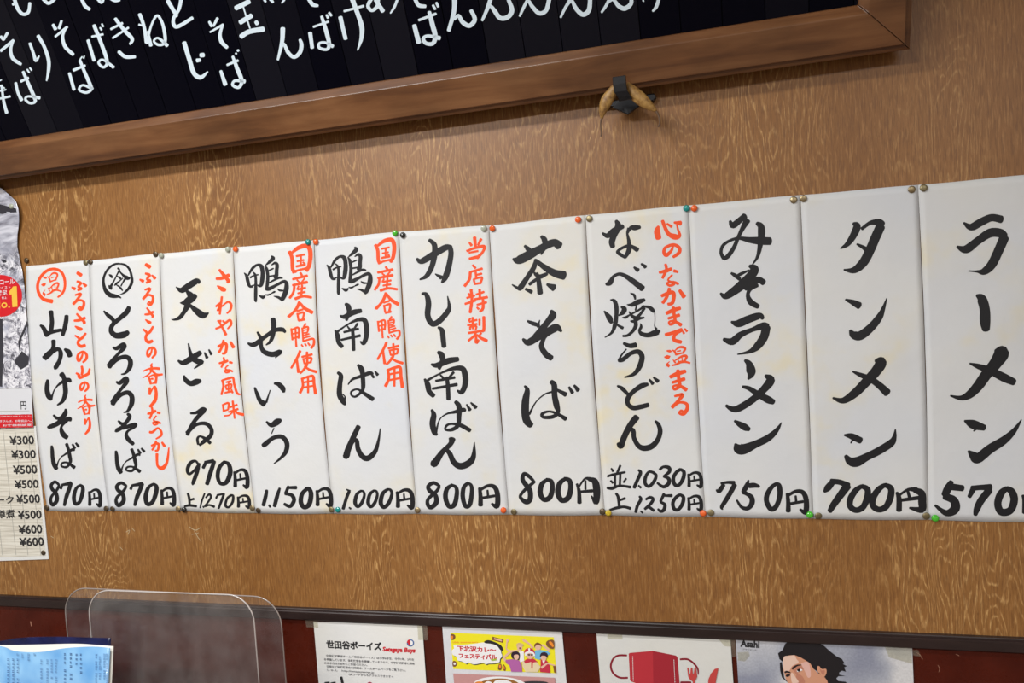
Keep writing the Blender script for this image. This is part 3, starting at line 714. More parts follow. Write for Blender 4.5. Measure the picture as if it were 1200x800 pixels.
def inv_st(i, x, y):
    (lx0, ly0), _, (lx1, ly1) = BND[i]; (rx0, ry0), _, (rx1, ry1) = BND[i + 1]
    s = 0.5
    for _ in range(3):
        top = ly0 + (ry0 - ly0) * s; bot = ly1 + (ry1 - ly1) * s
        t = (y - top) / (bot - top); lx = quad3(*BND[i], t)[0]; rx = quad3(*BND[i + 1], t)[0]
        s = (x - lx) / (rx - lx)
    return s, t
NAMES = {'dish_name': 'dish_name_character', 'price': 'price_character', 'side_note': 'side_note_character', 'seal': 'round_seal_character'}
for (sh, prt, colr, sts, key) in read_glyphs(GLYPHS):
    t_, i = sheets[sh]; V = []; Fc = []
    for k, st in enumerate(sts):
        v2, f2 = ribbon(st); b0 = len(V)
        for x, y in v2:
            s, t = inv_st(i, x, y)
            p = at(x, y, -0.002); p.y = -sheet_depth(i, min(max(s, 0), 1), t) - 0.00045 - 0.000012 * (k % 30); V.append(p)
        Fc += [tuple(b0 + q for q in fc) for fc in f2]
    o = part(NAMES[prt], V, Fc, M[colr], t_)
    if colr == 'red': o['label'] = 'vermilion brush writing' if prt != 'seal' else 'vermilion circled seal stroke'

# ---------------------------------------------------------------- thumbtacks
def dome(r, h, seg=16, rings=5, rim=0.0):
    V = []; Fc = []
    prof = [(r, 0.0), (r * 1.02, h * 0.25)] + [(r * math.cos(a), h * (0.35 + 0.65 * math.sin(a))) for a in [math.pi / 2 * k / rings for k in range(0, rings)]]
    for pr_, ph in prof:
        for k in range(seg):
            a = 2 * math.pi * k / seg; V.append((pr_ * math.cos(a), -ph, pr_ * math.sin(a)))
    n = len(prof)
    for j in range(n - 1):
        for k in range(seg):
            a, b = j * seg + k, j * seg + (k + 1) % seg; Fc.append((a, b, b + seg, a + seg))
    V.append((0, -h, 0)); c = len(V) - 1
    for k in range(seg): Fc.append(((n - 1) * seg + k, (n - 1) * seg + (k + 1) % seg, c))
    Fc.append(tuple(reversed(range(seg))))
    return V, Fc
PINS = [(30.5, 305, 'brass_dark', 0, 'TL'), (100, 307.5, 'brass_olive', 0, 'TR'), (105.5, 306.5, 'brass_dark', 1, 'TL'), (182, 297.8, 'brass_dark', 1, 'TR'),
        (189, 299.2, 'pale_pl', 2, 'TL'), (267, 292, 'pale_pl', 2, 'TR'), (276, 291.8, 'orange_pl', 3, 'TL'), (361, 283.6, 'teal_pl', 3, 'TR'),
        (370, 283.4, 'orange_pl', 4, 'TL'), (463, 273, 'green_pl', 4, 'TR'), (472, 275.5, 'black_pl', 5, 'TL'), (567, 267.6, 'pale_pl', 5, 'TR'),
        (577, 267.5, 'orange_pl', 6, 'TL'), (677.5, 257.2, 'orange_pl', 6, 'TR'), (690.5, 256, 'brass_olive', 7, 'TL'), (804.5, 244, 'teal_pl', 7, 'TR'),
        (813.5, 244, 'orange_pl', 8, 'TL'), (930, 234, 'brass', 8, 'TR'), (941.5, 232.5, 'brass', 9, 'TL'), (1068.5, 221.8, 'brass', 9, 'TR'),
        (1082.5, 220, 'brass_olive', 10, 'TL'),
        (54.5, 594.8, 'brass_dark', 0, 'BL'), (124, 595.8, 'brass_dark', 0, 'BR'), (131.5, 596.2, 'brass_dark', 1, 'BL'), (208.5, 596, 'brass', 1, 'BR'),
        (215.6, 597, 'black_pl', 2, 'BL'), (295.4, 595.2, 'brass', 2, 'BR'), (302.5, 598, 'brass_dark', 3, 'BL'), (388, 597, 'brass_olive', 3, 'BR'),
        (396, 597, 'teal_pl', 4, 'BL'), (489, 597.6, 'brass', 4, 'BR'), (590, 597.6, 'orange_pl', 5, 'BR'), (602, 599.6, 'brass_olive', 6, 'BL'),
        (706, 599.4, 'brass_dark', 6, 'BR'), (713, 600.8, 'yellow_pl', 7, 'BL'), (824, 601.2, 'orange_pl', 7, 'BR'), (833, 600.6, 'brass_olive', 8, 'BL'),
        (949, 603, 'green_pl', 8, 'BR'), (959, 604.3, 'brass_olive', 9, 'BL'), (1085.6, 604.4, 'brass_olive', 9, 'BR'), (1096, 607, 'green_pl', 10, 'BL')]
PN = {'brass': 'round brass', 'brass_dark': 'dark bronze', 'brass_olive': 'olive tarnished brass', 'orange_pl': 'glossy orange plastic', 'teal_pl': 'glossy teal plastic',
      'green_pl': 'bright green plastic', 'yellow_pl': 'yellow plastic', 'pale_pl': 'pale grey green plastic', 'black_pl': 'shiny black plastic'}
CN = {'TL': 'top left', 'TR': 'top right', 'BL': 'bottom left', 'BR': 'bottom right'}
pv, pf = dome(0.0061, 0.0026); plain = bpy.data.meshes.new('thumbtack'); plain.from_pydata(pv, [], pf)
pv, pf = dome(0.0060, 0.0048); fat = bpy.data.meshes.new('thumbtack'); fat.from_pydata(pv, [], pf)
pmesh = {}
def pin(x, y, mk, label):
    kind = fat if mk.endswith('_pl') else plain
    if mk not in pmesh:
        me = kind.copy(); me.materials.append(M[mk]); me.polygons.foreach_set('use_smooth', [True] * len(me.polygons)); pmesh[mk] = me
    o = bpy.data.objects.new('thumbtack', pmesh[mk]); COL.objects.link(o)
    p = at(x, y, -0.0035); p.y = -0.0026; o.location = p; o.rotation_euler = (random.uniform(-.12, .12), 0, random.uniform(-.12, .12))
    tag(o, label, 'thumbtack', 'thumbtacks holding the papers'); return o
for x, y, mk, i, cn in PINS:
    pin(x, y, mk, '%s thumbtack in the %s corner of the %s strip' % (PN[mk], CN[cn], DISH[i]))

# ---------------------------------------------------------------- framed black menu board
YB = -0.055
B0, B1 = at(0, 211.5, YB), at(1068, 58.5, YB)
TAU = math.radians(23)
U = (B1 - B0).normalized()
Wn = Vector((0, -math.cos(TAU), -math.sin(TAU)))       # towards the room, leaning forward at the top
Wn = (Wn - U * Wn.dot(U)).normalized()
Vv = U.cross(Wn) * -1
if Vv.z < 0: Vv = -Vv
def bp(u, v, w_=0.0): return B0 + U * u + Vv * v + Wn * w_
def uv(px, py, w_=0.0):
    p = at_plane(px, py, B0 + Wn * w_, Wn) - B0
    return p.dot(U), p.dot(Vv)
UR = (B1 - B0).length                                   # right outer edge of the moulding
UL = -0.42
MO = 0.0095                                              # moulding
FACE = uv(600, 86)[1] - uv(600, 124)[1]
BEV = 0.014
VT = 0.62
board = thing('menu_board', 'long black menu board of lacquered strips with white writing in a tilted walnut frame', 'menu board', bp((UL + UR) / 2, 0, -0.02))
prof = [(0.0, -0.030), (0.0, -0.010), (MO * 0.5, -0.008), (MO, -0.008), (MO + 0.0008, 0.0), (MO + FACE, 0.0), (MO + FACE + BEV, -0.011), (MO + FACE + BEV, -0.030)]
INS = MO + FACE + BEV
def rail(a, b, inward, name='frame_rail'):
    """a,b outer corners (u,v); inward = unit dir (u,v); mitred 45 degrees"""
    du, dv = b[0] - a[0], b[1] - a[1]; L = math.hypot(du, dv); du /= L; dv /= L
    V = []
    for k, (px, pw) in enumerate(prof):
        g = 0.0006
        V.append(bp(a[0] + inward[0] * px + du * (px + g), a[1] + inward[1] * px + dv * (px + g), pw))
    for k, (px, pw) in enumerate(prof):
        V.append(bp(b[0] + inward[0] * px - du * (px + g), b[1] + inward[1] * px - dv * (px + g), pw))
    n = len(prof); Fc = [(k, k + 1, k + 1 + n, k + n) for k in range(n - 1)] + [(n - 1, 0, n, 2 * n - 1)]
    Fc += [tuple(range(n)), tuple(reversed(range(n, 2 * n)))]
    o = part(name, V, Fc, M['frame'], board); bevel(o, 0.0012, 2); return o
rail((UL, 0), (UR, 0), (0, 1)); rail((UR, 0), (UR, VT), (-1, 0)); rail((UL, VT), (UR, VT), (0, -1)); rail((UL, 0), (UL, VT), (1, 0))
PW = -0.016
v, f = [], []
for (a, b) in ((UL + 0.02, 0.02), (UR - 0.02, 0.02), (UR - 0.02, VT - 0.02), (UL + 0.02, VT - 0.02)): v.append(bp(a, b, -0.024))
for (a, b) in ((UL + 0.02, 0.02), (UR - 0.02, 0.02), (UR - 0.02, VT - 0.02), (UL + 0.02, VT - 0.02)): v.append(bp(a, b, -0.029))
part('back_board', v, [(0, 1, 2, 3), (7, 6, 5, 4), (0, 4, 5, 1), (1, 5, 6, 2), (2, 6, 7, 3), (3, 7, 4, 0)], M['lacquer'], board)
ua, ub = uv(163, 140, PW)[0], uv(751, 46, PW)[0]
SW = (ub - ua) / 15.0
u0 = UR - INS + 0.004
k0 = math.floor((UL + INS - ua) / SW); k1 = math.ceil((u0 - ua) / SW)
bglyph = {}
for sh, prt, colr, sts, key in read_glyphs(BOARD):
    us = [uv(x, y, PW)[0] for st in sts for x, y, q in st]
    bglyph.setdefault(math.floor((sum(us) / len(us) - ua) / SW), []).append(sts)
for k in range(k0, k1):
    a = max(ua + k * SW, UL + INS - 0.004); b = min(ua + (k + 1) * SW, u0)
    if b - a < 0.004: continue
    g = 0.0005; wj = PW + random.uniform(-0.0009, 0.0003)
    lo, hi = INS - 0.004, VT - INS + 0.004
    e = 0.0006
    V = [bp(a + g, lo, -0.0235), bp(b - g, lo, -0.0235), bp(b - g, hi, -0.0235), bp(a + g, hi, -0.0235),
         bp(a + g, lo, wj - e), bp(b - g, lo, wj - e), bp(b - g, hi, wj - e), bp(a + g, hi, wj - e),
         bp(a + g + e, lo, wj), bp(b - g - e, lo, wj), bp(b - g - e, hi, wj), bp(a + g + e, hi, wj)]
    Fc = [(3, 2, 1, 0), (0, 1, 5, 4), (1, 2, 6, 5), (2, 3, 7, 6), (3, 0, 4, 7), (4, 5, 9, 8), (5, 6, 10, 9), (6, 7, 11, 10), (7, 4, 8, 11), (8, 9, 10, 11)]
    st_ = part('lacquered_strip', V, Fc, M['lac%d' % random.choice((0, 0, 1, 2))], board)
    if k in bglyph:
        c = 0
        for sts in bglyph[k]:
            V = []; Fc = []
            for st in sts:
                v2, f2 = ribbon(st); b0 = len(V); c += 1
                for x, y in v2: V.append(at_plane(x, y, B0 + Wn * (wj + 0.0004 + 0.00002 * c), Wn))
                Fc += [tuple(b0 + q for q in fc) for fc in f2]
            o = part('white_character', V, Fc, M['white'], board); o.parent = st_; o['label'] = 'white painted character'

# bracket that carries the lower rail, with two dried pods tucked behind it
YS = -0.075
M['strap'] = mat('black_painted_steel', (0.012, 0.013, 0.016), 0.38, 0.3)
M['pod'] = None
def podmat():
    m = mat('dried_pod_skin', (0.42, 0.25, 0.07), 0.5); t = NT(m)
    n = t.noise(t.coord((40, 40, 40)), 3, 5, 0.6)
    t.l(t.ramp(n, [(0.32, (0.15, 0.07, 0.02)), (0.5, (0.32, 0.175, 0.045)), (0.7, (0.45, 0.27, 0.08))]), t.b.inputs['Base Color']); t.bump(n, 0.4, 0.002); return m
M['pod'] = podmat(); M['stem'] = mat('dry_stem', (0.12, 0.07, 0.04), 0.8)
def slab(pts, y0, y1):                     # outline in photo pixels at depth y0, thickness to y1
    n = len(pts); A = [at(x, y, y0) for x, y in pts]; Bk = [Vector((p.x, y1, p.z)) for p in A]
    return A + Bk, [tuple(range(n)), tuple(reversed(range(n, 2 * n)))] + [(k, k + n, (k + 1) % n + n, (k + 1) % n) for k in range(n)]
br = thing('board_bracket', 'black steel bracket hooked over the lower frame rail of the menu board', 'bracket', at(733, 130, 0))
# strap bends: up over the frame face, then back towards the wall
LS = [(717.6, 90.5), (718.3, 100), (719.5, 108), (724, 114), (725.5, 119)]; RS = [(733.2, 88), (733.8, 97), (735, 106), (738, 111), (741, 116)]
YY = [YS - 0.022, YS - 0.020, YS - 0.017, YS - 0.012, YS - 0.004]
V = []
for (a, b, y) in zip(LS, RS, YY):
    p, q = at(*a, y), at(*b, y); V += [p, q, p + Vector((0, 0.003, 0.001)), q + Vector((0, 0.003, 0.001))]
Fc = [(0, 1, 3, 2), (len(V) - 4, len(V) - 2, len(V) - 1, len(V) - 3)]
for k in range(4):
    a = 4 * k; Fc += [(a, a + 4, a + 5, a + 1), (a + 2, a + 3, a + 7, a + 6), (a, a + 2, a + 6, a + 4), (a + 1, a + 5, a + 7, a + 3)]
o = part('strap', V, Fc, M['strap'], br); bevel(o, 0.0006, 1)
v, f = slab([(717.5, 126), (726, 117), (742, 115.5), (751, 122.5), (735.5, 134)], -0.030, -0.022); o = part('diamond_plate', v, f, M['strap'], br); bevel(o, 0.001, 2)
v, f = slab([(701, 121), (722, 117.5), (766, 109), (769, 113), (766, 117.5), (724, 124), (704, 126)], -0.016, 0.0); o = part('wall_bar', v, f, M['strap'], br); bevel(o, 0.001, 2)
def pod(pts, rad, stem, label, y0, y1):
    n = len(pts)
    sp = smooth_path([(x, y, r) for (x, y), r in zip(pts, rad)], 4)
    path = [at(x, y, y0 + (y1 - y0) * k / (len(sp) - 1)) for k, (x, y, r) in enumerate(sp)]
    v, f = tube(path, [r * 0.00155 for x, y, r in sp], 12, 0.7)
    off = path[0]
    o = link('dried_pod', [p - off for p in v], f, M['pod'], smooth=True); o.location = off; tag(o, label, 'dried pod', 'dried pods tucked in the bracket')
    bpy.context.view_layer.update()
    sp = smooth_path([(x, y, r) for x, y, r in stem], 4)
    path = [at(x, y, y1) for x, y, r in sp]
    v, f = tube(path, [r * 0.00155 for x, y, r in sp], 6)
    part('stem', v, f, M['stem'], o, smooth=True)
pod([(722, 101), (716, 110), (710, 120), (706, 132), (705.5, 139)], [4, 6.4, 7.0, 4.0, 1.2], [(705.5, 138, 1.2), (703.7, 145, 0.8), (704.5, 155, .8), (704.2, 160, .9)],
    'ochre dried pod hanging down to the left of the bracket strap', YS - 0.002, YS + 0.01)
pod([(734, 98), (741, 107), (751, 116), (761, 124), (769, 130)], [3, 6.6, 7.2, 5, 1.6], [(768, 129, 1.4), (771.5, 135, 1), (773, 142, .9), (771.5, 149, .8)],
    'ochre dried pod slanting down to the right of the bracket strap', YS - 0.002, YS + 0.01)

# ---------------------------------------------------------------- flat print helpers
class Print:
    """prints on a flat or bent paper; layer order keeps them apart"""
    def __init__(s, parent, depth): s.p = parent; s.d = depth; s.k = 0
    def lift(s):
        s.k += 1; return 0.00025 + 0.00004 * s.k
    def dep(s, x, y): return s.d(x, y) if callable(s.d) else s.d
    def poly(s, name, items, label=None):
        V = []; Fc = []; mats = []; fm = []
        for it in items:
            m, pts = it[0], it[1]; sm = len(it) > 2 and it[2]
            if m not in mats: mats.append(m)
            if sm:
                P = [pts[-1]] + list(pts) + [pts[0], pts[1]]; q = []
                for i in range(1, len(P) - 2):
                    for k in range(4): q.append(crom(P[i - 1], P[i], P[i + 1], P[i + 2], k / 4))
                pts = q
            lf = s.lift(); b0 = len(V)
            for x, y in pts:
                p = at(x, y, s.d0()); p.y = -(s.dep(x, y) + lf); V.append(p)
            Fc.append(tuple(range(b0, b0 + len(pts)))); fm.append(mats.index(m))
        o = part(name, V, Fc, mats[0], s.p, mats=mats, fmat=fm)
        if label: o['label'] = label
        return o
    def d0(s): return -0.004 if callable(s.d) else -s.d
    def strokes(s, name, m, txt, ox=0, oy=0, sc=1.0, label=None):
        V = []; Fc = []
        for st in parse(txt):
            v2, f2 = ribbon([(ox + x / sc, oy + y / sc, q / sc) for x, y, q in st]); b0 = len(V); lf = s.lift()
            for x, y in v2:
                p = at(x, y, s.d0()); p.y = -(s.dep(x, y) + lf); V.append(p)
            Fc += [tuple(b0 + q for q in fc) for fc in f2]
        o = part(name, V, Fc, m, s.p)
        if label: o['label'] = label
        return o
    def text(s, name, m, body, quad, bold=0.0, shear=0.0, label=None, thick=0.0):
        c = bpy.data.curves.new('t', 'FONT'); c.body = body; c.offset = bold; c.shear = shear; c.resolution_u = 2
        o = bpy.data.objects.new('t', c); COL.objects.link(o)
        me = bpy.data.meshes.new_from_object(o.evaluated_get(bpy.context.evaluated_depsgraph_get()))
        bpy.data.objects.remove(o)
        xs = [v.co.x for v in me.vertices]; ys = [v.co.y for v in me.vertices]
        x0, x1, y0, y1 = min(xs), max(xs), min(ys), max(ys); lf = s.lift()
        (tlx, tly), (trx, try_), (brx, bry), (blx, bly) = quad; V = []
        for v in me.vertices:
            a = (v.co.x - x0) / (x1 - x0); b = (y1 - v.co.y) / (y1 - y0)
            X = (tlx * (1 - a) + trx * a) * (1 - b) + (blx * (1 - a) + brx * a) * b
            Y = (tly * (1 - a) + try_ * a) * (1 - b) + (bly * (1 - a) + bry * a) * b
            p = at(X, Y, s.d0()); p.y = -(s.dep(X, Y) + lf); V.append(p)
        Fc = [tuple(p.vertices) for p in me.polygons]
        if thick:                          # heavier weight: the same outline struck again a hair to the side
            n = len(V); pxs = (at(101, 100, -0.01) - at(100, 100, -0.01)).length * thick; base = list(V); bf = list(Fc)
            for j, (dx, dz) in enumerate(((1, 0), (0, 1), (1, 1)), 1):
                V += [p + Vector((dx * pxs, -0.00003 * j, dz * pxs)) for p in base]; Fc += [tuple(q + n * j for q in f) for f in bf]
        o = part(name, V, Fc, m, s.p)
        if label: o['label'] = label
        bpy.data.meshes.remove(me); return o
def strip_quad(x0, y0, x1, y1, h0, h1, lean=0.05):   # text line from left (x0,y0 top) to right (x1,y1 top)
    return ((x0, y0), (x1, y1), (x1 + lean * h1, y1 + h1), (x0 + lean * h0, y0 + h0))
def sheet_obj(name, label, cat, corners, depth, m, thick=0.0004, group=None, nx=1, ny=1):
    """flat paper; corners TL TR BR BL in photo pixels"""
    t = thing(name, label, cat, at(*[(corners[2][k] + corners[3][k]) / 2 for k in (0, 1)], -depth), group)
    A = [at(x, y, -depth) for x, y in corners]; Bk = [p + Vector((0, thick, 0)) for p in A]
    part('paper', A + Bk, [(0, 3, 2, 1), (4, 5, 6, 7), (0, 1, 5, 4), (1, 2, 6, 5), (2, 3, 7, 6), (3, 0, 4, 7)], m, t)
    return t
def flat(name, c, rough=0.5): return mat(name, c, rough, spec=0.35)
INK = flat('printed_black', (0.02, 0.02, 0.022)); INKG = flat('printed_grey', (0.10, 0.10, 0.11)); PRED = flat('printed_red', (0.55, 0.02, 0.03))
tape = clear_sheet('clear_tape', (0.96, 0.955, 0.92), 0.05, (0.7, 0.68, 0.55), 0.12)
def tapes(t, d, quads):
    for q in quads:
        A = [at(x, y, -d) for x, y in q]; n = len(A)
        part('tape', A + [p + Vector((0, 0.0001, 0)) for p in A], [tuple(range(n)), tuple(reversed(range(n, 2 * n)))], tape, t, label='strip of clear adhesive tape')

# ---------------------------------------------------------------- posters on the maroon panel
D = 0.0075
# 1: team recruiting sheet
pg = paper('recruiting_paper', (0.72, 0.72, 0.70), 0.05, 40)
t = sheet_obj('poster', 'white recruiting sheet with brush style heading, red script and small ball logo', 'poster', [(367.3, 728), (494.8, 733), (508, 925), (383, 912)], D, pg, group='papers taped to the maroon panel')
P = Print(t, D)
P.text('heading', INK, '世田谷ボーイズ', ((382, 750.3), (446.5, 752.8), (447, 762.2), (383, 759.5)), bold=0.010, thick=0.45)
P.text('script_heading', PRED, 'Setagaya Boys', ((448, 757.8), (486.6, 759.2), (486.3, 766.2), (448.5, 764.4)), bold=0.012, thick=0.4, shear=0.2, label='red team name')
def ring_pts(cx, cy, r, n=20, a0=0, a1=2 * math.pi): return [(cx + r * math.cos(a0 + (a1 - a0) * k / n), cy + r * math.sin(a0 + (a1 - a0) * k / n)) for k in range(n if a1 - a0 > 6.2 else n + 1)]
def foods(items):
    k = 0
    while k < len(items):
        m = 2 if k + 1 < len(items) and items[k][0] is BR else 1
        P.poly('food_picture', items[k:k + m]); k += m
BLUE = flat('printed_blue', (0.05, 0.12, 0.32)); PW_ = flat('printed_white', (0.8, 0.8, 0.8))
P.poly('ball_logo', [(BLUE, ring_pts(481, 753, 4.3)), (PW_, ring_pts(481, 753, 3.0)), (PRED, ring_pts(481, 753, 3.0, 12, math.pi / 2, 3 * math.pi / 2)), (PRED, ring_pts(481, 753, 4.3, 8, math.pi * 1.02, math.pi * 1.45) + ring_pts(481, 753, 3.0, 8, math.pi * 1.02, math.pi * 1.45)[::-1])], 'round blue and red logo')
for ln, x0, y0, x1, y1 in (('中学硬式野球チーム「世田谷ボーイズ」は小学6年生、中学1年、2年生', 382.3, 766.3, 485.3, 771),
                           ('を募集しています。体験練習会を開催していますので、中学硬式野球に興味', 379.8, 770.6, 485.8, 775.8),
                           ('のある方はお気軽にご参加ください。', 380, 774.8, 430.5, 777.4),
                           ('日程など体験練習会の詳細は、チームホームページをご覧下さい。', 383, 779, 475.5, 783.6),
                           ('じゃん　http://setagayaboys.jp', 383.5, 783.3, 438.5, 786.2),
                           ('QRコードからもアクセスできます→', 408.5, 788.2, 461, 791)):
    P.text('small_print', INKG, ln, strip_quad(x0, y0, x1, y1, 2.9, 2.9), bold=0.012)
P.strokes('printed_figure', INK, '400 793 3,401.5 800 3,403 812 3;381 799.5 2,386 799 2;388 800 2,393 799 2')
P.poly('printed_figure', [(flat('printed_crimson', (0.35, 0.02, 0.06)), ring_pts(433.5, 802, 3.6))])
tapes(t, D + 0.0009, [((358, 725), (372, 725.5), (373, 735), (359, 734.5)), ((489, 731), (500.5, 731.5), (501.5, 750), (490, 749.5))])

# 2: curry festival flyer
t = sheet_obj('poster', 'white flyer with a yellow curry festival banner of cheering people above a bowl photo', 'poster', [(518.2, 732.3), (658.5, 738), (675, 925), (531, 912)], D, paper('flyer_paper', (0.66, 0.66, 0.67), 0.05, 44), group='papers taped to the maroon panel')
P = Print(t, D)
YEL = flat('printed_yellow', (0.80, 0.72, 0.02)); SK = flat('printed_skin', (0.72, 0.45, 0.33)); BR = flat('printed_brown', (0.20, 0.08, 0.03)); ORG = flat('printed_orange', (0.80, 0.25, 0.03))
def q2(pts, ox=520.0, oy=735.0, s=12.31): return [(ox + x / s, oy + y / s) for x, y in pts]
def q3(pts): return q2(pts, 585.0)
P.poly('banner', [(YEL, [(527.8, 741), (649, 746.3), (652, 788.6), (531.2, 783.5)])], 'yellow printed banner')
cloud = [(120, 330), (150, 300), (150, 250), (260, 250), (380, 240), (500, 225), (580, 215), (680, 235), (770, 260), (820, 320), (830, 370), (845, 410), (815, 450), (800, 500), (730, 515), (640, 520), (610, 530), (560, 510), (440, 530), (360, 505), (320, 520), (270, 490), (200, 470), (185, 420), (130, 390)]
P.poly('speech_cloud', [(INK, q2([(x + 14, y + 12) for x, y in cloud]), True), (PW_, q2(cloud), True),
                        (INK, q2([(585, 200), (640, 180), (730, 205), (820, 250), (860, 310), (850, 335), (815, 320), (770, 265), (690, 235), (600, 225)]), True)], 'white cloud with black shadow')
P.text('banner_lettering', PRED, '下北沢カレ～', tuple(q2([(190, 262), (750, 290), (752, 368), (205, 340)])), bold=0.012, thick=0.35)
P.text('banner_lettering', PRED, 'フェスティバル', tuple(q2([(215, 372), (755, 390), (765, 470), (225, 440)])), bold=0.012, thick=0.35)
P.text('banner_lettering', ORG, '10th anniversary', tuple(q2([(130, 200), (500, 200), (500, 225), (135, 230)])), bold=0.02, label='orange printed writing')
GRN = flat('printed_green', (0.35, 0.50, 0.05))
foods([(BR, q2([(100, 100), (145, 95), (170, 130), (150, 175), (105, 170)]), True), (ORG, q2([(105, 120), (135, 125), (130, 160), (105, 158)]), True), (BR, q2([(130, 490), (165, 480), (195, 520), (170, 560), (132, 555)]), True), (PW_, q2([(145, 505), (172, 510), (168, 535), (146, 532)]), True),
                        (BR, q2([(705, 130), (862, 170), (855, 220), (698, 178)])), (SK, q2([(730, 148), (842, 178), (838, 200), (724, 170)])),
                        (BR, q2([(795, 530), (825, 520), (840, 570), (825, 612), (785, 600)]), True), (ORG, q2([(800, 540), (820, 535), (828, 570), (802, 585)]), True), (BR, q2([(860, 525), (895, 570), (892, 620), (860, 610), (850, 570)]), True), (ORG, q2([(865, 545), (882, 575), (880, 600), (862, 590)]), True), (GRN, q2([(680, 455), (760, 445), (765, 470), (690, 478)]))])
PURP = flat('printed_purple', (0.42, 0.12, 0.35)); HAIR = flat('printed_dark_hair', (0.03, 0.015, 0.03)); BLND = flat('printed_blond', (0.62, 0.45, 0.22)); CREAM = flat('printed_cream', (0.72, 0.60, 0.38)); SKYB = flat('printed_sky_blue', (0.16, 0.45, 0.68)); CRIM = flat('printed_crimson_red', (0.52, 0.03, 0.06)); MOUTH = flat('printed_mouth', (0.15, 0.02, 0.02))
P.poly('printed_person', [(SK, q3([(100, 160), (140, 160), (145, 190), (122, 210), (112, 300), (150, 325), (270, 320), (265, 350), (130, 345), (92, 300), (105, 200)])), (PW_, q3([(285, 335), (355, 345), (360, 480), (300, 500)])), (SK, q3([(262, 250), (325, 250), (330, 310), (300, 345), (268, 320)]), True), (BLND, q3([(248, 240), (290, 215), (345, 235), (350, 270), (325, 262), (275, 258), (262, 285)]), True), (MOUTH, q3([(290, 285), (310, 285), (305, 308), (293, 308)]), True)], 'blond person with one arm raised')
P.poly('printed_person', [(SK, q3([(330, 165), (360, 158), (390, 180), (460, 235), (500, 285), (470, 300), (430, 240), (345, 195)])), (SK, q3([(560, 235), (640, 240), (735, 310), (735, 345), (700, 330), (630, 270)])), (SKYB, q3([(515, 330), (560, 315), (700, 335), (738, 370), (700, 400), (640, 420), (580, 460), (515, 440)])), (SK, q3([(520, 240), (600, 245), (600, 300), (560, 325), (525, 300)]), True), (BR, q3([(508, 245), (550, 212), (605, 235), (612, 265), (560, 245), (525, 265), (515, 290)]), True)], 'person in a sky blue shirt saluting')
P.poly('printed_person', [(SK, q3([(50, 430), (150, 330), (200, 340), (90, 430), (110, 470), (80, 490)])), (PURP, q3([(95, 460), (190, 450), (290, 470), (325, 520), (335, 635), (175, 632), (150, 540), (100, 510)])), (HAIR, q3([(175, 380), (205, 345), (260, 340), (300, 375), (295, 450), (260, 465), (210, 450), (185, 430)]), True), (SK, q3([(215, 395), (270, 385), (288, 420), (262, 460), (225, 450)]), True)], 'dark haired person in a purple shirt')
P.poly('printed_person', [(CREAM, q3([(335, 480), (420, 450), (520, 470), (600, 560), (560, 635), (385, 635), (340, 560)])), (CRIM, q3([(358, 480), (400, 445), (500, 445), (560, 490), (490, 500), (485, 590), (465, 585), (465, 490), (380, 515)])), (SK, q3([(395, 360), (500, 360), (495, 420), (450, 450), (400, 420)]), True), (CRIM, q3([(362, 360), (380, 310), (440, 288), (500, 320), (520, 385), (490, 365), (420, 355), (385, 380)]), True), (PW_, q3([(372, 385), (375, 355), (430, 335), (495, 350), (520, 395), (500, 405), (470, 368), (420, 365), (385, 405)]), True), (PW_, q3([(420, 295), (445, 290), (450, 330), (425, 332)])), (HAIR, q3([(415, 378), (450, 380), (445, 398), (418, 396)]), True), (HAIR, q3([(458, 380), (490, 378), (488, 396), (462, 398)]), True)], 'person in a red and white cap, sunglasses and red scarf')
P.poly('printed_person', [(CRIM, q3([(600, 450), (690, 470), (730, 540), (740, 650), (590, 635), (600, 540)])), (SK, q3([(600, 560), (690, 500), (810, 530), (808, 550), (700, 520), (620, 590)])), (SK, q3([(605, 400), (680, 400), (680, 450), (645, 480), (610, 450)]), True), (HAIR, q3([(590, 400), (610, 360), (660, 348), (700, 375), (695, 430), (670, 405), (620, 400), (600, 420)]), True), (PW_, q3([(625, 470), (665, 470), (640, 520)]))], 'black haired person in a crimson top')
foods([(BR, q3([(680, 210), (720, 175), (790, 180), (792, 290), (740, 295), (690, 260)]), True), (ORG, q3([(720, 205), (750, 195), (790, 250), (775, 275), (740, 240)]), True), (BR, q3([(780, 545), (812, 545), (825, 650), (795, 640)]))])
PINK = flat('printed_dusty_pink', (0.52, 0.27, 0.26)); DK = flat('printed_charcoal', (0.04, 0.035, 0.04)); CUR = flat('printed_curry', (0.30, 0.13, 0.03))
P.poly('bowl_picture', [(PINK, [(531.5, 788.2), (650.5, 793.2), (660, 900), (541, 890)]), (DK, q3([(350, 790), (420, 765), (640, 768), (720, 800), (740, 900), (380, 900)]), True),
                        (PW_, q2([(440, 790), (560, 725), (760, 700), (960, 715), (1120, 760), (1200, 830), (1150, 950), (800, 1000), (480, 920)]), True), (CUR, q2([(520, 790), (640, 745), (800, 725), (960, 740), (1080, 790), (1100, 880), (800, 950), (560, 880)]), True),
                        (PW_, q2([(590, 800), (640, 765), (700, 790), (690, 850), (600, 850)]), True), (PW_, q2([(720, 800), (760, 755), (860, 745), (970, 775), (990, 830), (880, 870), (740, 850)]), True), (ORG, q2([(440, 800), (490, 770), (560, 775), (560, 830), (460, 840)]), True)], 'printed photo of a curry bowl')

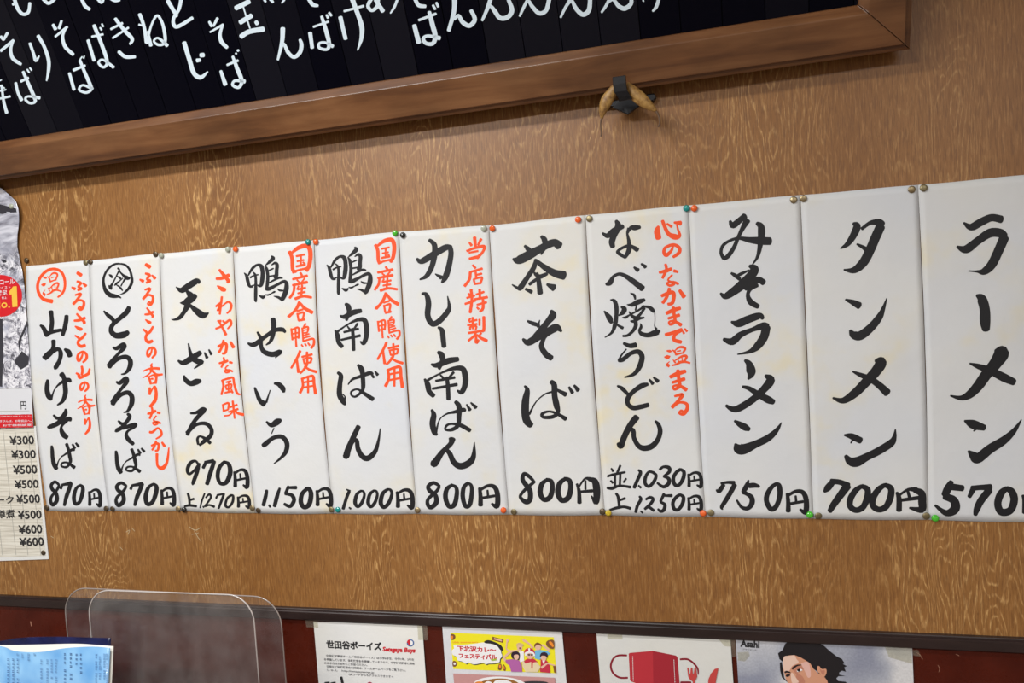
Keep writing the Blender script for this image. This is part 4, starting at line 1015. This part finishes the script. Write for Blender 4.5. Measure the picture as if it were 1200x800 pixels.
# 3: mask and cutlery poster
t = sheet_obj('poster', 'white poster printed with a red face mask beside a fork and knife', 'poster', [(699, 742), (856, 750), (868, 925), (712, 912)], D, paper('mask_poster_paper', (0.64, 0.64, 0.61), 0.10, 52), group='papers taped to the maroon panel')
P = Print(t, D)
def q5(pts): return [(690 + x / 6.667, 720 + y / 6.667) for x, y in pts]
MR = flat('mask_red', (0.44, 0.028, 0.040)); MR2 = flat('mask_red_shaded_print', (0.33, 0.018, 0.030)); ML = flat('mask_loop_red', (0.22, 0.010, 0.022)); FK = flat('cutlery_red', (0.50, 0.055, 0.050))
P.poly('printed_mask', [(MR, q5([(312, 306), (320, 298), (500, 282), (505, 585), (330, 520), (322, 510)])), (MR2, q5([(500, 282), (680, 318), (693, 330), (712, 560), (700, 575), (505, 600)]))], 'red face mask print')
P.strokes('mask_loop', ML, '295 317 15,230 318 15,190 345 15,172 400 15,190 455 15,240 490 15,302 492 15', 690, 720, 6.667)
P.strokes('mask_loop', ML, '715 347 15,770 347 15,815 375 15,850 420 14,855 465 8;720 530 22,795 530 22', 690, 720, 6.667)
dots = ';'.join('%g %g 5,%g %g 5' % (343 + k * .35, 325 + 13 * k, 343.2 + k * .35, 330 + 13 * k) for k in range(15)) + ';' + ';'.join('%g %g 5,%g %g 5' % (665 + k * .6, 350 + 13 * k, 665.3 + k * .6, 355 + 13 * k) for k in range(15))
P.strokes('mask_stitching', PW_, dots, 690, 720, 6.667)
P.poly('printed_fork', [(FK, q5([(768, 412), (779, 410), (785, 460), (793, 460), (797, 412), (808, 410), (813, 460), (820, 460), (826, 410), (838, 410), (846, 480), (835, 505), (828, 515), (838, 620), (815, 620), (812, 518), (792, 505), (778, 485)]))], 'red fork print')
P.poly('printed_knife', [(FK, q5([(1012, 414), (985, 420), (955, 455), (935, 500), (925, 600), (960, 640), (985, 560), (995, 500)]))], 'red knife print')
tapes(t, D + 0.0009, [[(690 + x / 6.667, 720 + y / 6.667) for x, y in q] for q in (((145, 150), (262, 155), (262, 192), (145, 190)), ((1000, 175), (1105, 182), (1110, 250), (1060, 245)), ((1105, 170), (1142, 172), (1148, 330), (1118, 330)))])

# 4: beer poster with a man
def greyprint():
    m = mat('blue_grey_photo_print', (0.45, 0.47, 0.52), 0.3, coat=0.3); t_ = NT(m)
    n = t_.noise(t_.coord((1, 1, 1), rot=(0, 0.6, 0)), 7, 2, 0.4, 0.5); sp = t_.noise(t_.coord((1, 1, 1)), 260, 2, 0.5)
    c = t_.ramp(n, [(0.36, (0.27, 0.29, 0.37)), (0.50, (0.42, 0.44, 0.50)), (0.62, (0.68, 0.68, 0.69))])
    t_.l(t_.mix(0.35, c, t_.ramp(sp, [(0.35, (0.6,) * 3), (0.65, (1,) * 3)]), 'MULTIPLY'), t_.b.inputs['Base Color']); return m
t = sheet_obj('poster', 'blue grey beer poster showing a man with windblown black hair', 'poster', [(862, 746.5), (1068.8, 755.8), (1076, 925), (872, 912)], D, greyprint(), group='papers taped to the maroon panel')
P = Print(t, D)
P.text('brand_lettering', INK, 'Asahi', ((867, 750), (889.5, 751.2), (890.2, 759.2), (867.5, 757.6)), bold=0.012, thick=0.4, shear=0.12)
P.text('brand_lettering', INKG, 'アサヒビール', ((870.5, 759.4), (887, 760.4), (887, 762.4), (870.5, 761.4)), bold=0.01)
def q6(pts): return [(900 + x / 12.0, 740 + y / 12.0) for x, y in pts]
F1 = flat('printed_face_light', (0.74, 0.52, 0.42)); F2 = flat('printed_face', (0.60, 0.29, 0.18)); F3 = flat('printed_face_rosy', (0.48, 0.20, 0.13)); HB = flat('printed_black_hair', (0.012, 0.010, 0.012)); PNK = flat('printed_cheek', (0.70, 0.42, 0.36))
P.poly('printed_jacket', [(HB, q6([(985, 690), (1090, 700), (1300, 900), (1700, 1200), (1900, 2120), (-250, 2040), (-150, 1500), (150, 1250), (420, 1150), (700, 900)])),
    (PW_, q6([(560, 1150), (760, 1000), (900, 1200), (700, 1600), (520, 1350)]))], 'printed black jacket')
P.poly('printed_man', [
    (F2, q6([(520, 900), (830, 700), (900, 1150), (700, 1420), (560, 1200)])),
    (HB, q6([(290, 125), (690, 142), (780, 190), (870, 270), (960, 340), (1040, 380), (1075, 440), (1050, 450), (1110, 480), (1070, 500), (1095, 560), (1040, 545), (1000, 570), (1000, 600), (1085, 618), (990, 622), (960, 650), (985, 690), (1090, 700), (1130, 760), (760, 800), (700, 560), (480, 420), (350, 330), (225, 345), (205, 420), (160, 380), (140, 300), (205, 255), (240, 170)])),
    (F2, q6([(225, 345), (300, 330), (370, 325), (450, 355), (520, 395), (590, 440), (640, 520), (700, 580), (780, 620), (830, 680), (850, 760), (800, 960), (640, 1130), (520, 1190), (430, 1160), (360, 1000), (300, 830), (290, 740), (250, 660), (215, 540), (205, 430)])),
    (F1, q6([(225, 350), (300, 335), (370, 330), (400, 380), (430, 430), (340, 480), (300, 545), (235, 560), (208, 450)]), True),
    (PNK, q6([(470, 440), (560, 420), (590, 500), (600, 620), (560, 640), (520, 560), (480, 480)]), True),
    (F3, q6([(400, 600), (480, 620), (520, 720), (470, 800), (400, 720)]), True),
    (F1, q6([(320, 590), (345, 575), (390, 640), (430, 700), (400, 720), (340, 715), (325, 660)]), True),
    (F3, q6([(330, 500), (420, 455), (500, 520), (430, 570), (400, 600), (370, 560)]), True),
    (HB, q6([(335, 505), (400, 462), (460, 458), (470, 468), (410, 482), (350, 528)]), True),
    (HB, q6([(232, 560), (262, 545), (312, 562), (316, 580), (262, 572), (240, 580)]), True),
    (PW_, q6([(405, 535), (440, 515), (485, 535), (450, 552), (415, 562)]), True), (HB, q6([(408, 530), (440, 515), (452, 530), (442, 556), (418, 552)]), True),
    (HB, q6([(250, 605), (290, 590), (312, 600), (298, 622), (260, 630)]), True),
    (F2, q6([(690, 490), (720, 480), (755, 520), (815, 520), (820, 580), (790, 630), (760, 640), (735, 590), (700, 560)]), True),
    (F3, q6([(720, 500), (750, 540), (795, 540), (790, 590), (765, 600), (745, 570)]), True),
    (F3, q6([(400, 930), (480, 900), (560, 915), (500, 970), (430, 970)]), True),
    (HB, q6([(165, 430), (190, 420), (210, 540), (225, 640), (275, 700), (255, 690), (195, 640), (170, 540)]))],
    'printed man with black windblown hair looking down')
tapes(t, D + 0.0009, [[(850 + x / 5.217, 720 + y / 5.217) for x, y in q] for q in (((970, 180), (1140, 188), (1141, 300), (1000, 260)), ((75, 230), (140, 225), (150, 250), (120, 285), (78, 280)), ((1141, 215), (1180, 215), (1195, 255), (1150, 250)))])

# ---------------------------------------------------------------- left: price list and foil-bright drinks poster
def slatpaper():
    m = mat('ruled_cream_paper', (0.60, 0.55, 0.42), 0.6); t_ = NT(m)
    n = t_.noise(t_.coord((6, 1, 160)), 1.6, 3, 0.5)
    t_.l(t_.ramp(n, [(0.38, (0.47, 0.44, 0.37)), (0.5, (0.61, 0.58, 0.50)), (0.65, (0.68, 0.66, 0.58))]), t_.b.inputs['Base Color']); return m
t = sheet_obj('price_list', 'cream ruled price list of yen amounts hanging below the foil bright poster', 'price list', [(-150, 509), (41.8, 499), (57, 655), (-140, 662)], 0.0022, flat('list_border_paper', (0.66, 0.66, 0.64), 0.6), 0.0012)
P = Print(t, 0.0022)
P.poly('ruled_field', [(slatpaper(), [(-150, 512), (39.5, 500), (53.8, 651), (-140, 657)])], 'cream ruled field')
LN = flat('printed_rule_line', (0.36, 0.35, 0.31))
P.strokes('rule_lines', LN, ';'.join('%g 506 .5,%g 650 .5' % (x, x + 15) for x in (-60, -45, -30, -12, 4, 18, 33)))
for s, x0, y0, x1, h in (('¥300', 11, 510.5, 39.5, 10.5), ('¥300', 13, 527, 41.5, 10.5), ('¥500', 15, 544.8, 43, 10.5), ('¥500', 17, 561.8, 44.8, 10.5), ('¥500', 19, 579.3, 46.5, 10.5),
                         ('¥500', 20.7, 597.5, 48.3, 10.5), ('¥600', 21.7, 614.8, 49, 10.5), ('¥600', 22.7, 629.3, 51, 10.5)):
    P.text('price_figures', INK, s, ((x0, y0 + 0.8), (x1, y0 - 0.6), (x1 + 0.8, y0 + h - 0.6), (x0 + 0.8, y0 + h + 0.2)), bold=0.012, thick=0.3)
P.text('item_lettering', INK, 'ステーク', ((-28, 582), (16, 580.5), (17, 589.5), (-27, 591)), bold=0.02)
P.text('item_lettering', INK, '樽煮', ((-5, 597.5), (17.5, 596), (18.5, 606.5), (-4, 608)), bold=0.012)
pin(50.7, 647.5, 'brass_dark', 'dark bronze thumbtack in the bottom right corner of the cream price list')

def foil():
    m = mat('splash_photo_print', (0.5, 0.5, 0.55), 0.22, coat=0.6); t_ = NT(m)
    v = t_.coord((1, 1, 1))
    dn = t_.n('ShaderNodeTexNoise'); dn.inputs['Scale'].default_value = 26; dn.inputs['Detail'].default_value = 3; t_.l(v, dn.inputs['Vector'])
    vm = t_.n('ShaderNodeVectorMath'); vm.operation = 'MULTIPLY_ADD'; vm.inputs[1].default_value = (0.05, 0.05, 0.05); t_.l(dn.outputs['Color'], vm.inputs[0]); t_.l(v, vm.inputs[2])
    vo = t_.n('ShaderNodeTexVoronoi'); vo.inputs['Scale'].default_value = 60; vo.feature = 'DISTANCE_TO_EDGE'; t_.l(vm.outputs[0], vo.inputs['Vector'])
    nz = t_.noise(vm.outputs[0], 60, 6, 0.7, 0.6)
    a = t_.ramp(vo.outputs['Distance'], [(0.0, (0.06, 0.06, 0.08)), (0.06, (0.34, 0.34, 0.40)), (0.2, (0.62, 0.62, 0.68))])
    b = t_.ramp(nz, [(0.40, (0.035, 0.035, 0.05)), (0.48, (0.36, 0.36, 0.42)), (0.56, (0.80, 0.80, 0.84))])
    sp = t_.n('ShaderNodeSeparateXYZ'); t_.l(v, sp.inputs[0])
    fac = t_.ramp(t_.noise(v, 14, 3), [(0.36, (0,) * 3), (0.48, (1,) * 3)])
    c = t_.mix(fac, (0.36, 0.38, 0.47), t_.mix(0.12, b, a))
    z = t_.math('MULTIPLY', t_.math('SUBTRACT', sp.outputs[2], 0.37), 16.0, True)
    top = t_.ramp(t_.noise(t_.coord((3, 1, 9), rot=(0, 0.5, 0)), 4, 4, 0.6, 0.8), [(0.38, (0.16, 0.16, 0.20)), (0.50, (0.42, 0.43, 0.50)), (0.64, (0.66, 0.67, 0.74))])
    t_.l(t_.mix(z, c, top), t_.b.inputs['Base Color']); return m
# wavy right edge, traced top to bottom
EDGE = [(-14, 212), (2, 219), (13, 228), (22, 236), (25.2, 247), (24.5, 262), (21.5, 276), (21, 289), (23.5, 304), (26.5, 318), (29, 336), (31.5, 370), (35, 420), (37.5, 455), (39.5, 500.5)]
def edge_at(y):
    for (xa, ya), (xb, yb) in zip(EDGE, EDGE[1:]):
        if y <= yb: return xa + (xb - xa) * (y - ya) / (yb - ya)
    return EDGE[-1][0]
def pdepth(x, y):
    k = max(0.0, min(1.0, (318 - y) / 105.0)); e = math.exp(-max(0.0, 25 - x) / 26.0)
    return 0.0046 + 0.010 * k * e * (0.55 + 0.45 * math.sin((y - 212) / 17.0)) + 0.0030 * k * (1 + math.sin((y - 190) / 13.0 + x / 30.0)) * 0.5
ys = [212 + (500.5 - 212) * k / 60 for k in range(61)]
V = []; Fc = []; NX = 22
for y in ys:
    xr = edge_at(y)
    for a in range(NX + 1):
        s = a / NX; x = -190 + (xr + 190) * (1 - (1 - s) ** 1.6)
        p = at(x, y + (1 - s) * 4, -0.004); p.y = -pdepth(x, y); V.append(p)
for b in range(60):
    for a in range(NX):
        q = b * (NX + 1) + a; Fc.append((q, q + NX + 1, q + NX + 2, q + 1))
t = thing('poster', 'glossy silver drinks poster with curling edge and red number one badge', 'poster', at(-70, 500, 0))
o = part('paper', V, Fc, foil(), t, smooth=True); sd = o.modifiers.new('thickness', 'SOLIDIFY'); sd.thickness = 0.0003; sd.offset = 1
P = Print(t, pdepth)
DKP = flat('printed_dark_splash', (0.035, 0.035, 0.045), 0.25)
P.poly('printed_splash', [(DKP, [(-30, 240), (-5, 238), (8, 241), (23, 245), (23.5, 249), (12, 249.5), (6, 252), (-6, 250), (-30, 262)])], 'dark part of the photo print')
P.poly('printed_splash', [(DKP, [(0, 296), (4, 303), (8.5, 306), (5, 308), (0, 305)], True)], 'dark part of the photo print')
P.poly('printed_ice_cube', [(DKP, [(17, 424), (26, 411), (34.5, 418), (33, 428), (25, 433)])], 'dark ice cube print')
P.poly('printed_splash', [(DKP, [(-5, 372), (3.5, 374), (4.5, 410), (3, 453), (-5, 452)]),
                          (DKP, [(21.5, 400), (32, 376), (33, 381), (26, 396), (23, 412)])], 'dark part of the photo print')
WH = flat('poster_white_field', (0.62, 0.63, 0.66), 0.3); RD = flat('poster_red', (0.58, 0.012, 0.020), 0.3); GD = flat('poster_gold', (0.78, 0.48, 0.06), 0.3)
P.poly('price_field', [(WH, [(-160, 459), (37, 455), (38.5, 485), (-160, 488)]), (LN, [(-160, 456), (37, 454.2), (37, 454.9), (-160, 456.7)]), (LN, [(-160, 483.4), (35, 480.8), (35, 481.4), (-160, 484)])], 'white strip for the price')
P.text('price_lettering', INK, '円', ((24.5, 470), (31, 470), (31.5, 479.5), (25, 479.5)), bold=0.02)
P.poly('red_band', [(RD, [(-160, 489), (38.3, 485.2), (39.5, 500.3), (-160, 504)])], 'red band along the bottom')
P.text('small_print', WH, '飲酒は20歳になってから。お酒はなによりも適量です。妊娠中や授乳期の飲酒はやめましょう。', ((-110, 488.5), (37, 486.6), (37, 488), (-110, 490)), bold=0.01)
P.text('small_print', WH, '飲酒運転は法律で禁止されています。のんだあとはリサイクル。空きびんは、お取扱店へ。', ((-110, 493), (37.5, 491.4), (37.5, 494.2), (-110, 496)), bold=0.012)
P.text('small_print', WH, '製造者　東京都墨田区　お客様相談室', ((-60, 498.5), (37.5, 496.2), (37.5, 498.8), (-60, 501)), bold=0.012)
P.poly('badge', [(RD, ring_pts(2, 346.5, 24.5, 40))], 'round red badge')
P.text('badge_lettering', WH, 'アルコール', ((-12, 328.5), (17.5, 326.5), (18, 332.5), (-11.5, 334.5)), bold=0.02)
P.text('badge_lettering', WH, 'ビールテイスト', ((-14, 336.5), (13, 334.5), (13, 338), (-14, 340)), bold=0.01)
P.text('badge_lettering', WH, '満足', ((-3, 340.5), (9, 339.5), (9.3, 345.5), (-2.7, 346.5)), bold=0.02)
P.text('badge_lettering', WH, '売上', ((2.5, 347.5), (8.5, 347.2), (8.6, 350), (2.6, 350.3)), bold=0.02)
P.text('badge_lettering', GD, 'No.', ((-9, 352), (12, 350.5), (12.5, 360.5), (-8.5, 362)), bold=0.012, label='gold number one')
P.poly('badge_lettering', [(GD, [(11.6, 341.5), (16, 335.6), (20.2, 335.2), (21.2, 359.2), (15.2, 359.8), (14.4, 344.6), (12, 345.4)])], 'gold number one')
o = pin(16.6, 242, 'pale_pl', 'pale thumbtack near the curled top corner of the silver poster'); o.location.y = -pdepth(16.6, 242) + 0.0006

# ---------------------------------------------------------------- table, clear screens, laminated menu
ZT = 0.70
t = thing('table', 'dark restaurant table in front of the maroon panel', 'table', (-1.1, -0.45, 0))
v, f = box((-1.9, -0.80, ZT - 0.03), (-0.30, -0.09, ZT)); M['table'] = wood('table_wood', (0.05, 0.02, 0.012), (0.08, 0.032, 0.02), (0.11, 0.05, 0.03)); o = part('table_top', v, f, M['table'], t); bevel(o, 0.003)
for lx in (-1.85, -0.40):
    for ly in (-0.75, -0.16):
        v, f = box((lx, ly, 0), (lx + 0.05, ly + 0.05, ZT - 0.03)); part('leg', v, f, M['table'], t)
def clearpanel(name, label, tl, tr, y, rad, m, em, lean_r):
    """rounded acrylic pane standing on the table; outline from its upper corners"""
    A = at(*tl, y); Bq = at(*tr, y)
    x0, x1 = A.x, Bq.x; z0, z1 = A.z, Bq.z
    pts = [(x0 + 0.02, ZT), (x0, ZT + 0.0)]
    pts = [(x0, ZT)]
    n = 10
    for k in range(n + 1):
        a = math.pi - math.pi / 2 * k / n; pts.append((x0 + rad + rad * math.cos(a), z0 - rad + rad * math.sin(a)))
    for k in range(n + 1):
        a = math.pi / 2 - math.pi / 2 * k / n; pts.append((x1 - rad + rad * math.cos(a), z1 - rad + rad * math.sin(a)))
    pts.append((x1 + lean_r, ZT))
    th = 0.003; n = len(pts)
    t = thing(name, label, 'acrylic screen', ((x0 + x1) / 2, y, ZT), 'clear acrylic screens on the table')
    V = [(x, y, z) for x, z in pts] + [(x, y + th, z) for x, z in pts]
    o = part('pane', V, [tuple(range(n)), tuple(reversed(range(n, 2 * n)))], m, t)
    path = [Vector((x, y + th / 2, z)) for x, z in pts]
    v, f = tube(path, [0.00135] * n, 6); part('polished_edge', v, f, em, t, smooth=True)
    for fx in (x0 + 0.03, x1 - 0.06):
        v, f = box((fx, y - 0.03, ZT), (fx + 0.03, y + 0.03, ZT + 0.004)); part('foot', v, f, em, t)
    return t
ACR = clear_sheet('clear_acrylic', (0.96, 0.965, 0.96), 0.028, (0.62, 0.60, 0.60), 0.04)
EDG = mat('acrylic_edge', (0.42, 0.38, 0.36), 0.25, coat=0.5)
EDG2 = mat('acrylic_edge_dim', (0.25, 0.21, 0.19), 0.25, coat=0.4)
clearpanel('acrylic_screen', 'clear acrylic screen with rounded corners, the rear and wider of the two', (73.5, 688.5), (327, 700), -0.16, 0.056, ACR, EDG2, 0.0)
clearpanel('acrylic_screen', 'clear acrylic screen with rounded corners, the front and narrower one', (101.5, 691), (295, 698), -0.24, 0.050, ACR, EDG, 0.0)

YM = -0.285
t = thing('laminated_menu', 'pale blue laminated menu in a dark blue clear sleeve at bottom left', 'menu', at(60, 900, YM))
def curve_sheet(name, top, bot, y, m, amp, thick=0.0006, label=None, xs=None):
    V = []; Fc = []; n = len(top)
    sp = smooth_path([(a, b, 0) for a, b in top], 4); nb = len(sp)
    for r in range(2):
        for k, (x, yy, _) in enumerate(sp):
            py = yy if r == 0 else bot
            px = x + (0 if r == 0 else (bot - yy) * 0.0)
            p = at(px, py, y); p.y = y - amp * math.sin(math.pi * k / (nb - 1)); p.z = ZT + 0.0005 if r else p.z; V.append(p)
    for k in range(nb - 1): Fc.append((k, k + nb, k + nb + 1, k + 1))
    o = part(name, V, Fc, m, t, smooth=True); sd = o.modifiers.new('thickness', 'SOLIDIFY'); sd.thickness = thick
    if label: o['label'] = label
    return o
SLV = clear_sheet('blue_clear_sleeve', (0.10, 0.13, 0.36), 0.10, (0.08, 0.10, 0.40), 0.08)
M['page'] = flat('page_paper', (0.62, 0.60, 0.54))
def bluepage():
    m = mat('pale_blue_page', (0.20, 0.42, 0.68), 0.22, coat=0.5); t_ = NT(m)
    t_.l(t_.ramp(t_.noise(t_.coord((1, 1, 1)), 16, 2), [(0.35, (0.10, 0.27, 0.52)), (0.65, (0.21, 0.41, 0.62))]), t_.b.inputs['Base Color']); return m
curve_sheet('sleeve', [(-60, 760), (0, 750.5), (20, 746.5), (45, 744.6), (75, 744.6), (105, 746), (130, 747.5)], 990, YM + 0.008, SLV, 0.006, label='dark blue clear sleeve')
curve_sheet('page', [(-60, 753), (0, 754.5), (45, 753.5), (90, 752.5), (115, 754.5), (133, 757)], 990, YM + 0.004, M['page'], 0.006, label='white pages behind')
curve_sheet('front_page', [(-60, 752), (0, 755.5), (20, 761), (50, 761.8), (80, 757.5), (110, 756.5), (129, 759)], 990, YM - 0.001, bluepage(), 0.007, label='pale blue front page')
P = Print(t, 0.0)
DB = flat('dim_blue_print', (0.04, 0.10, 0.26)); MB_ = flat('fainter_blue_print', (0.09, 0.20, 0.42))
def ticks(cols, m, y0, n, dy, h):
    V = []; Fc = []
    for cx in cols:
        for k in range(n + random.randint(-2, 2)):
            if random.random() < 0.12: continue
            x = cx + 0.35 * k * 0; y = y0 + k * dy
            wv = random.uniform(1.6, 2.6)
            for j in range(2):
                yy = y + j * h * 0.6
                b0 = len(V)
                for (xx, zz) in ((x, yy), (x + wv, yy + 0.2), (x + wv, yy + h * 0.35), (x, yy + h * 0.3)):
                    p = at(xx, zz, YM - 0.008); fr = min(max((xx + 60) / 189.0, 0), 1); p.y = YM - 0.0025 - 0.0075 * math.sin(math.pi * fr); V.append(p)
                Fc.append((b0, b0 + 1, b0 + 2, b0 + 3))
    part('printed_characters', V, Fc, m, t, label='rows of small dark blue characters')
ticks((9, 15, 20.5), DB, 771, 9, 4.6, 2.6); ticks((48, 55, 60, 65), MB_, 772, 9, 3.4, 2.0); ticks((75, 81.5), DB, 765, 9, 4.8, 2.6); ticks((88, 93), DB, 766, 4, 5.2, 2.4); ticks((110, 114, 119, 122), MB_, 767, 12, 2.8, 1.8); ticks((20, 26, 33, 40, 46), MB_, 765, 1, 3, 2)

# ---------------------------------------------------------------- scuffs left on the wall by old tape and pins
SC = flat('pale_scuff', (0.42, 0.33, 0.20)); PS = flat('tape_residue', (0.30, 0.14, 0.09))
wl = bpy.data.objects['wall_back']; P = Print(wl, 0.0)
P.strokes('scuff_marks', SC, '148 623 .8,152 621 .6,150 626 .5;155 619 .5,158 622 .7;141 641 .7,144 644 .5;222 617 .7,229 621 .9,235 618 .5;228 622 .6,232 629 .7,236 634 .5;225 626 .5,233 624 .6;60 628 .8,63 630 .6', label='pale scuffs left by old tape')
wl = bpy.data.objects['wall_back_lower']; P = Print(wl, 0.004)
P.strokes('scuff_marks', PS, '1074 764 .5,1078 767 .7,1081 772 .8;1099 779 .5,1101 783 .8,1100 787 .5;1120 766 .5,1124 768 .4;36 728 1.4,37 733 1.2;1130 758 .4,1134 760 .4', label='pale scuffs on the maroon panel')
